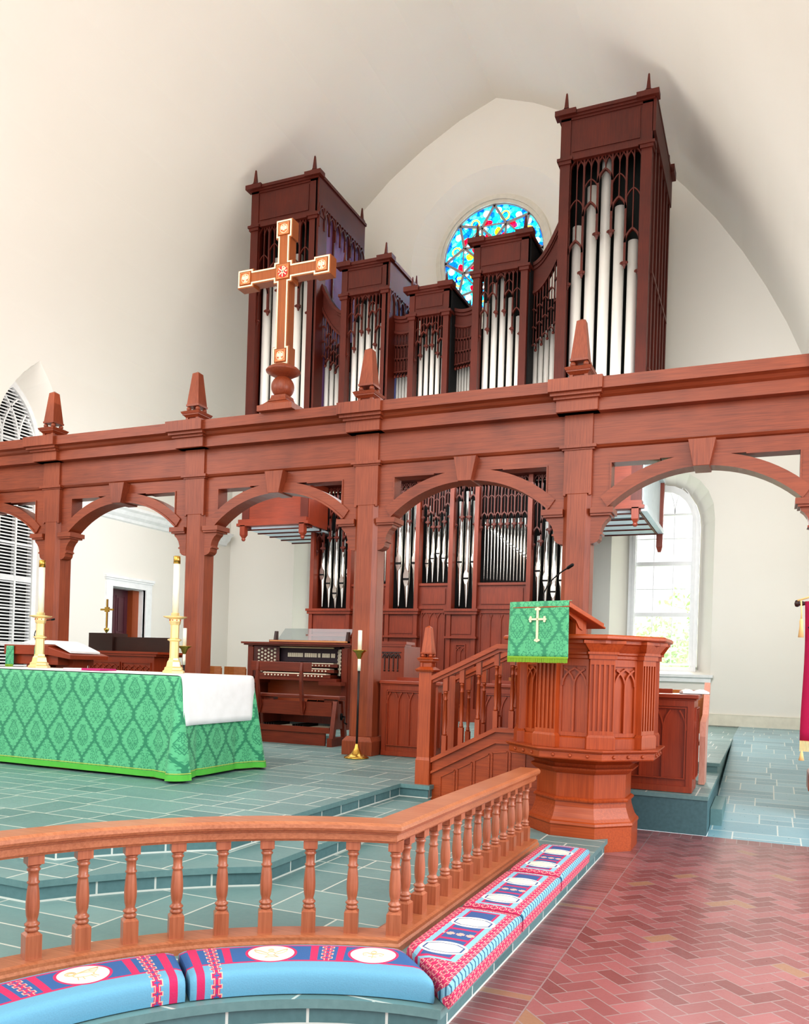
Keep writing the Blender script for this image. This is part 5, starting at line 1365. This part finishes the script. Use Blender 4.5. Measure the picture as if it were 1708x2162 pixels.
for i in range(30):
    x=-7.95+1.35*i/29; bk=(i*7)%12 in (1,3,6,8,10)
    m=MB(); m.box(x-.011,x+.011,11.45 if not bk else 11.85,12.35,.44,.50 if not bk else .54); m.build('pedal_key',BLK if bk else IVORY,cn)
# music desk
m=MB(); m.prism([(12.15,1.93),(12.17,1.93),(12.42,2.14),(12.40,2.14)],-7.65,-6.32,'yz'); m.build('music_desk_glass',GLASSD,cn)
for x in (-7.68,-6.3): m=MB(); m.prism([(12.1,1.885),(12.2,1.885),(12.2,2.08),(12.14,2.08)],x-.02,x+.02,'yz'); m.build('music_desk_bracket',W_DARK,cn)
m=MB(); m.box(-7.72,-6.28,12.02,12.2,1.90,1.925); m.build('music_ledge',wood('light_wood_ledge','#b87944','#dca871','x'),cn)
# bench
bn=empty('organ_bench',(-6.6,10.85,.38),label='wooden organ bench with slatted back rail standing before the console',cat='bench')
def leg(x):
    m=MB(); m.prism([(10.48,.38),(10.62,.38),(10.83,1.02),(10.70,1.02)],x-.04,x+.04,'yz'); m.prism([(11.28,.38),(11.42,.38),(11.18,1.02),(11.05,1.02)],x-.04,x+.04,'yz'); m.box(x-.05,x+.05,10.44,11.44,.38,.5); m.prism([(10.66,.62),(11.3,.62),(11.2,.98),(10.76,.98)],x-.02,x+.02,'yz'); m.build('leg',W_CONV,bn)
leg(-7.55); leg(-5.80)
m=MB(); m.box(-7.5,-5.85,10.66,10.70,.80,1.0); m.build('upper_rail',W_CON,bn)
m=MB(); m.box(-7.5,-5.85,10.56,10.64,.56,.64); m.build('footrest_rail',W_CON,bn)
m=MB(); m.box(-7.4,-5.95,10.62,10.68,.38,.56); m.build('lower_board',W_CON,bn)
m=MB(); m.box(-7.6,-5.72,10.72,11.12,1.04,1.09); m.build('seat',W_CON,bn,bev=.01)
for x in (-7.2,-5.95): m=MB(); m.box(x-.1,x+.1,10.8,11.05,1.0,1.045); m.build('seat_block',W_CONV,bn)
for x in (-7.33,-6.42):
    m=MB(); P=[(10.60,.82),(10.59,.9),(10.58,1.0),(10.54,1.12),(10.5,1.28),(10.5,1.44),(10.52,1.56)]; Wd=[.02,.05,.07,.06,.045,.04,.025]
    f=[(p[0]-w,p[1]) for p,w in zip(P,Wd)]; b=[(p[0]+w,p[1]) for p,w in zip(P,Wd)]; m.prism(f+b[::-1],x-.025,x+.025,'yz')
    m.prism([(x-.02,.80),(x+.02,.80),(x+.06,.92),(x+.04,1.0),(x-.04,1.0),(x-.06,.92)],10.60,10.64,'xz'); m.build('back_upright',W_CONV,bn)
m=MB(); m.box(-7.48,-6.22,10.5,10.53,1.42,1.56); m.build('back_rail',W_CON,bn,bev=.01)
m=MB(Matrix.Translation((-5.74,10.9,.8))@Matrix.Rotation(pi/2,4,'Y')); m.lathe([(.05,0),(.05,.03),(.0001,.035)],0,0,0,14); m.M=Matrix.Identity(4); m.tube([(-5.72,10.9,.8),(-5.66,10.9,.8),(-5.66,10.86,.72),(-5.6,10.86,.70)],.012,6); m.build('height_crank',BLK,bn)
for ch in bn.children:
    if ch.data:
        for v in ch.data.vertices:
            wx,wy=v.co.x-6.6,v.co.y+10.85; wx=-7.0+(wx+7.55)*.811; wy=10.3+(wy-10.44)*.5; v.co.x=wx+6.6; v.co.y=wy-10.85
# ------------------------------------------------------------------ choir desks and stalls
def desk(x0,x1,y,z0,label,n,depth=.42,rz=0,top=.97,group=None,sidep=True):
    r=empty('choir_desk',((x0+x1)/2,y,z0),label=label,cat='choir desk',group=group)
    m=MB(); m.box(x0,x1,y,y+.04,z0,z0+top-.04); m.box(x0,x1,y-.02,y,z0,z0+.06); m.box(x0,x1,y-.012,y,z0+top-.12,z0+top-.04); m.box(x0,x0+.06,y-.012,y,z0+.06,z0+top-.12); m.box(x1-.06,x1,y-.012,y,z0+.06,z0+top-.12); m.build('front_panel',W_DESK,r)
    m=MB(); blind(m,x0+.07,x1-.07,z0+.13,z0+top-.13,n,y,.014,.016,fr=.012); m.build('blind_tracery',W_DESK,r)
    for x,s in ((x0,-1),(x1,1)):
        m=MB(); m.box(x-(.04 if s>0 else 0),x+(0 if s>0 else .04),y+.04,y+depth,z0,z0+top-.04); e=m.build('end_panel',W_DESK,r)
        if sidep and s>0:
            m=MB(Matrix.Translation((x,0,0))@Matrix.Rotation(pi/2,4,'Z')); blind(m,y+.07,y+depth-.05,z0+.13,z0+top-.13,2,0,.012,.014,fr=.012,hs=.2); m.build('end_tracery',W_DESK,e)
    m=MB(); m.box(x0-.04,x1+.04,y-.04,y+depth+.03,z0+top-.04,z0+top); m.box(x0-.02,x1+.02,y-.02,y+depth,z0+top-.06,z0+top-.04); m.build('desk_top',W_DESKH,r,bev=.006)
    m=MB(); m.box(x0+.05,x1-.25,y+depth-.1,y+depth-.06,z0+top,z0+top+.045); m.build('book_ledge',W_DESKH,r)
    return r
desk(-4.57,-3.80,9.86,.385,'carved choir desk with arched tracery between the tall post and the pulpit stair',4)
desk(-3.36,-1.3,10.25,.385,'long carved choir desk seen between the balusters of the pulpit stair',9)
desk(-1.85,-.63,8.66,.385,'carved choir desk on the stone plinth to the right of the pulpit',5,.5)
# tall stall end behind the desk
r=empty('choir_stall',(-4.98,11.05,.38),label='tall stall end with pierced tracery beside the organ console',cat='stall')
m=MB(); m.box(-5.2,-4.78,11.0,11.06,.38,1.86); m.build('end_panel',W_DESK,r)
m=MB(); m.box(-5.24,-4.74,10.97,11.3,1.86,1.90); m.box(-5.22,-4.76,10.98,11.2,1.83,1.86); m.build('cap',W_DESKH,r)
m=MB(); m.box(-4.82,-4.78,11.06,11.6,.38,1.84); m.build('return_panel',W_DESK,r)
m=MB()
for k in range(4):
    xa=-5.12+.07*k; m.strip(parch(xa,xa+.07,1.66,1.0,5),.014,10.985,11.0); m.strip([(xa,1.72),(xa,1.74)],.014,10.985,11.0); m.strip([(xa+.035,1.5),(xa+.035,1.7)],.012,10.985,11.0); m.sphere((xa+.035,10.99,1.48),.014,6,4)
m.strip([(-5.13,1.745),(-4.83,1.745)],.014,10.985,11.0); m.build('pierced_tracery',W_DARK,r)
def chair(x,y,z,rz,label,group='choir chairs behind the desks'):
    r=empty('choir_chair',(x,y,z),rz,label,'chair',group)
    m=MB(); m.box(-.22,.22,-.22,.22,.42,.455); m.build('seat',W_CHAIR,r,world=False)
    for sx in (-1,1):
        m=MB(); m.box(sx*.2-.018,sx*.2+.018,-.2,-.16,0,.42); m.build('leg',W_CHAIR,r,world=False)
        m=MB(); m.box(sx*.2-.018,sx*.2+.018,.17,.21,0,.92); m.build('back_post',W_CHAIR,r,world=False)
    m=MB(); P=[(-.22,.03),(-.1,.055),(0,.062),(.1,.055),(.22,.03)]
    top=[(p[0],.17+p[1]) for p in P]
    m.prism(top+[(p[0],p[1]+.025) for p in top[::-1]],.76,.95); m.build('back_rail',W_CHAIR,r,world=False)
    m=MB(); m.prism(top+[(p[0],p[1]+.02) for p in top[::-1]],.55,.62); m.build('lower_back_rail',W_CHAIR,r,world=False)
    return r
c0=chair(-4.35,10.75,.385,pi,'light wood chair just behind the carved desk left of the pulpit stair')
def cc(x,y,rz,label,z=.49):
    c=copy_tree(c0); c.location=(x,y,z); c.rotation_euler=(0,0,rz); c['label']=label
cc(-3.0,11.25,pi,'light wood chair left of two seen through the pulpit stair balusters')
cc(-2.45,11.25,pi,'light wood chair right of two seen through the pulpit stair balusters')
cc(-.93,10.3,pi,'wooden chair back under the window sill right of the pulpit',.385)
for k in range(4): cc(-10.2+.55*k,13.2,pi+.1,['leftmost of the four low chair backs left of the organ console','second from left of the four chair backs left of the console','third of the four chair backs left of the console','chair back nearest the organ console of the row of four'][k],.49)
# pew with scrolled end
pw=empty('choir_pew',(-.62,9.55,.38),label='pink-lit scrolled pew end rising behind the right choir desk',cat='pew')
m=MB(); m.prism([(9.4,.385),(9.7,.385),(9.75,.9),(9.9,1.2),(10.0,1.42),(9.93,1.47),(9.84,1.3),(9.72,1.12),(9.4,1.05),(9.35,.9)],-.62,-.56,'yz'); m.build('pew_end',wood('pink_lit_pew_end','#c98672','#e6aa96','z'),pw)  # pink light on the pew end put into the wood colour
m=MB(); m.box(-1.2,-.62,9.4,9.75,.8,.84); m.box(-1.2,-.62,9.85,9.9,.9,1.38); m.build('pew_seat',W_CHAIR,pw)
hb=empty('hymn_book',(-.66,9.0,1.361),rz=.3,label='open book resting on the right choir desk top',cat='book')
m=MB(); m.prism([(-.13,0),(.13,0),(.13,.02),(.07,.045),(0,.02),(-.07,.045),(-.13,.02)],-.08,.08,'xz'); m.build('open_pages',LINEN,hb,world=False)
m=MB(); m.box(-.135,.135,-.085,.085,-.004,0); m.build('cover',W_DARK,hb,world=False)
# credence / stall on the left
cd=empty('clergy_desk',(-10.4,11.5,.49),label='dark wooden clergy desk with lattice panels in front of the far door',cat='desk')
m=MB(); m.box(-11.2,-9.72,11.5,11.54,.49,1.6); m.box(-11.2,-9.72,11.5,12.1,.49,.55); m.build('front_panel',W_DESK,cd)
m=MB(); m.box(-9.76,-9.72,11.54,12.1,.49,1.6); m.build('end_panel',W_DESK,cd)
m=MB(); blind(m,-11.15,-10.46,1.05,1.47,5,11.5,.014,.014,fr=.014,hs=.30); m.build('lattice_panel',W_DESK,cd)
m=MB(); blind(m,-10.42,-9.78,1.05,1.47,5,11.5,.014,.014,fr=.014,hs=.30); m.build('lattice_panel',W_DESK,cd)
m=MB(); m.box(-11.3,-9.58,11.42,12.2,1.62,1.66); m.box(-11.26,-9.64,11.45,12.15,1.58,1.62); m.build('desk_top',W_DESKH,cd)
m=MB(); m.box(-11.22,-9.90,12.15,12.2,1.66,1.93); m.build('upstand',W_DARK,cd)
m=MB(); m.box(-11.8,-11.22,12.1,12.5,.49,2.0); m.build('dark_cabinet',W_DARK,cd)
pc=empty('processional_cross',(-11.86,12.62,.49),label='slim brass processional cross standing in front of the panelled door',cat='cross')
m=MB(Matrix.Translation((-11.86,12.62,.49))); m.lathe([(.012,0),(.012,1.5)],0,0,0,8); m.build('staff',BRASS,pc)
m=MB(Matrix.Translation((-11.86,12.62,2.02))); m.lathe([(.012,0),(.045,.05),(.055,.08),(.02,.1),(.012,.13),(.0001,.14)],0,0,0,12); m.box(-.016,.016,-.012,.012,.12,.66); m.box(-.16,.16,-.012,.012,.44,.475); m.box(-.05,.05,-.014,.014,.41,.505); m.build('cross_head',BRASS,pc)
# lectern with bible on the left
lc=empty('lectern',(-8.9,8.6,.38),label='wooden lectern behind the altar holding a large open book',cat='lectern')
m=MB(); m.box(-8.98,-8.45,8.4,8.85,.38,.46); m.box(-8.86,-8.55,8.5,8.76,.46,1.5); m.build('pedestal',W_DESK,lc)
m=MB(); m.box(-9.5,-8.62,8.3,8.95,1.42,1.55); m.prism([(8.25,1.55),(8.95,1.55),(8.95,1.66),(8.25,1.68)],-9.55,-8.75,'yz'); m.prism([(-8.75,1.55),(-8.36,1.50),(-8.36,1.56),(-8.75,1.66)],8.25,8.95,'xz'); m.build('book_rest',W_DESKH,lc,bev=.006)
m=MB(); m.box(-9.2,-9.0,8.32,8.9,.9,1.5); m.build('side_bracket',W_DESK,lc)
fall('lectern_fall',Tf(-8.90,8.235,1.66,0),.14,.26,DAMASK2,'narrow green lectern band with small gold cross, right of the left candlestick',True,.03,.6)
fall('lectern_fall',Tf(-9.42,8.235,1.66,0),.14,.26,DAMASK2,'narrow green lectern band partly hidden behind the left candlestick',False,.03,.6)
bb=empty('open_bible',(-8.95,8.55,1.72),label='large open book lying across the top of the lectern',cat='book')
m=MB(); m.prism([(-9.3,1.715),(-9.15,1.745),(-9.0,1.72),(-8.85,1.75),(-8.7,1.71),(-8.42,1.61),(-8.42,1.585),(-8.7,1.695),(-9.3,1.70)],8.32,8.85,'xz'); m.build('pages',LINEN,bb)
gooseneck('lectern_microphone',[(-9.0,8.3,1.70),(-9.03,8.28,1.82),(-8.95,8.27,1.92),(-8.84,8.26,2.0),(-8.70,8.25,2.02)],'thin black gooseneck microphone rising from the lectern')
# torches
def torch(x,y,label,h=0):
    r=empty('floor_torch',(x,y,.382),label=label,cat='candle stand',group='processional torches')
    m=MB(Matrix.Translation((x,y,.382))); m.lathe([(.155,0),(.155,.012),(.12,.03),(.07,.06),(.035,.12),(.022,.17),(.018,.18)],0,0,0,28); m.build('base',BRASS,r)
    m=MB(Matrix.Translation((x,y,.382))); m.lathe([(.014,.17),(.014,1.1)],0,0,0,10); m.build('pole',plain('dark_pole','#2a2322',.4,.3),r)
    m=MB(Matrix.Translation((x,y,.382))); m.lathe([(.02,1.09),(.02,1.24)],0,0,0,12); m.build('pole_sleeve',WAX,r)
    m=MB(Matrix.Translation((x,y,.382))); m.lathe([(.015,1.23),(.03,1.26),(.05,1.31),(.095,1.345),(.097,1.352),(.03,1.345),(.0001,1.345)],0,0,0,24); m.build('drip_cup',BRASS,r)
    c=empty('torch_candle',(x,y,1.735),label='white candle standing in the brass cup of the '+('torch by the tall post' if x>-6 else 'torch hidden behind the altar candle'),cat='candle')
    m=MB(Matrix.Translation((x,y,1.73))); m.lathe([(.026,0),(.026,.25),(.0001,.252)],0,0,0,14); m.build('wax_body',WAX,c)
torch(-4.66,9.32,'tall torch stand with brass base, dark pole and cup beside the tall post')
torch(-7.36,9.32,'torch stand with brass cup mostly hidden behind the right altar candlestick')
# banner at the right edge
bn2=empty('processional_banner',(.6,7.0,0),label='magenta banner with gold fringe and tassel hanging at the right edge',cat='banner')
m=MB(Matrix.Translation((.19,7.0,2.12))@Matrix.Rotation(pi/2,4,'Y')); m.lathe([(.0001,0),(.022,.005),(.028,.02),(.022,.035),(.016,.04),(.02,.05),(.014,.07),(.014,.85)],0,0,0,14); m.build('cross_bar',W_DARK,bn2)
m=MB(); n=20
if 1:
    if 1:
        def P(i,j): x=.262+.6*i/n+.008*math.sin(j*.35); return (x,6.985-.02*math.sin(i*.8),2.135-1.06*j/14)
        G=[[m.av(P(i,j)) for j in range(15)] for i in range(n+1)]
        for i in range(n):
            for j in range(14): m.face([G[i][j],G[i][j+1],G[i+1][j+1],G[i+1][j]],sm=True)
cl=m.build('banner_cloth',MAG,bn2); q=cl.modifiers.new('s','SOLIDIFY'); q.thickness=.006
m=MB()
for i in range(60): x=.255+.61*i/60; m.box(x,x+.007,6.96,6.975,1.0,1.08)
m.build('fringe',GOLDF,bn2)
for i in range(8): m=MB(Matrix.Translation((.27+.075*i,6.965,.955 if i%2 else .93))); m.lathe([(.004,.08),(.012,.05),(.012,.04),(.02,.0),(.0001,0)],0,0,0,8); m.build('tassel',GOLDF,bn2)
m=MB(); m.tube([(.235,6.97,2.14),(.24,6.955,2.05),(.24,6.955,2.0)],.006,6); m.lathe([(.008,2.0),(.014,1.98),(.012,1.95),(.02,1.86),(.0001,1.86)],.24,6.955,0,10); m.build('cord_tassel',GOLDF,bn2)
m=MB(); m.tube([(.21,6.98,2.14),(.3,6.98,2.17),(.5,6.98,2.24)],.008,6); m.build('cord',GOLDF,bn2)
m=MB(); m.strip([(.29,1.94),(.33,1.90),(.36,1.84),(.40,1.84)],.012,6.955,6.962); m.build('dark_motif',BLK,bn2)
m=MB(Matrix.Translation((.6,7.03,0))); m.lathe([(.2,0),(.2,.03),(.03,.05),(.016,.1),(.016,2.3),(.03,2.33),(.0001,2.38)],0,0,0,16); m.build('pole',W_DARK,bn2)
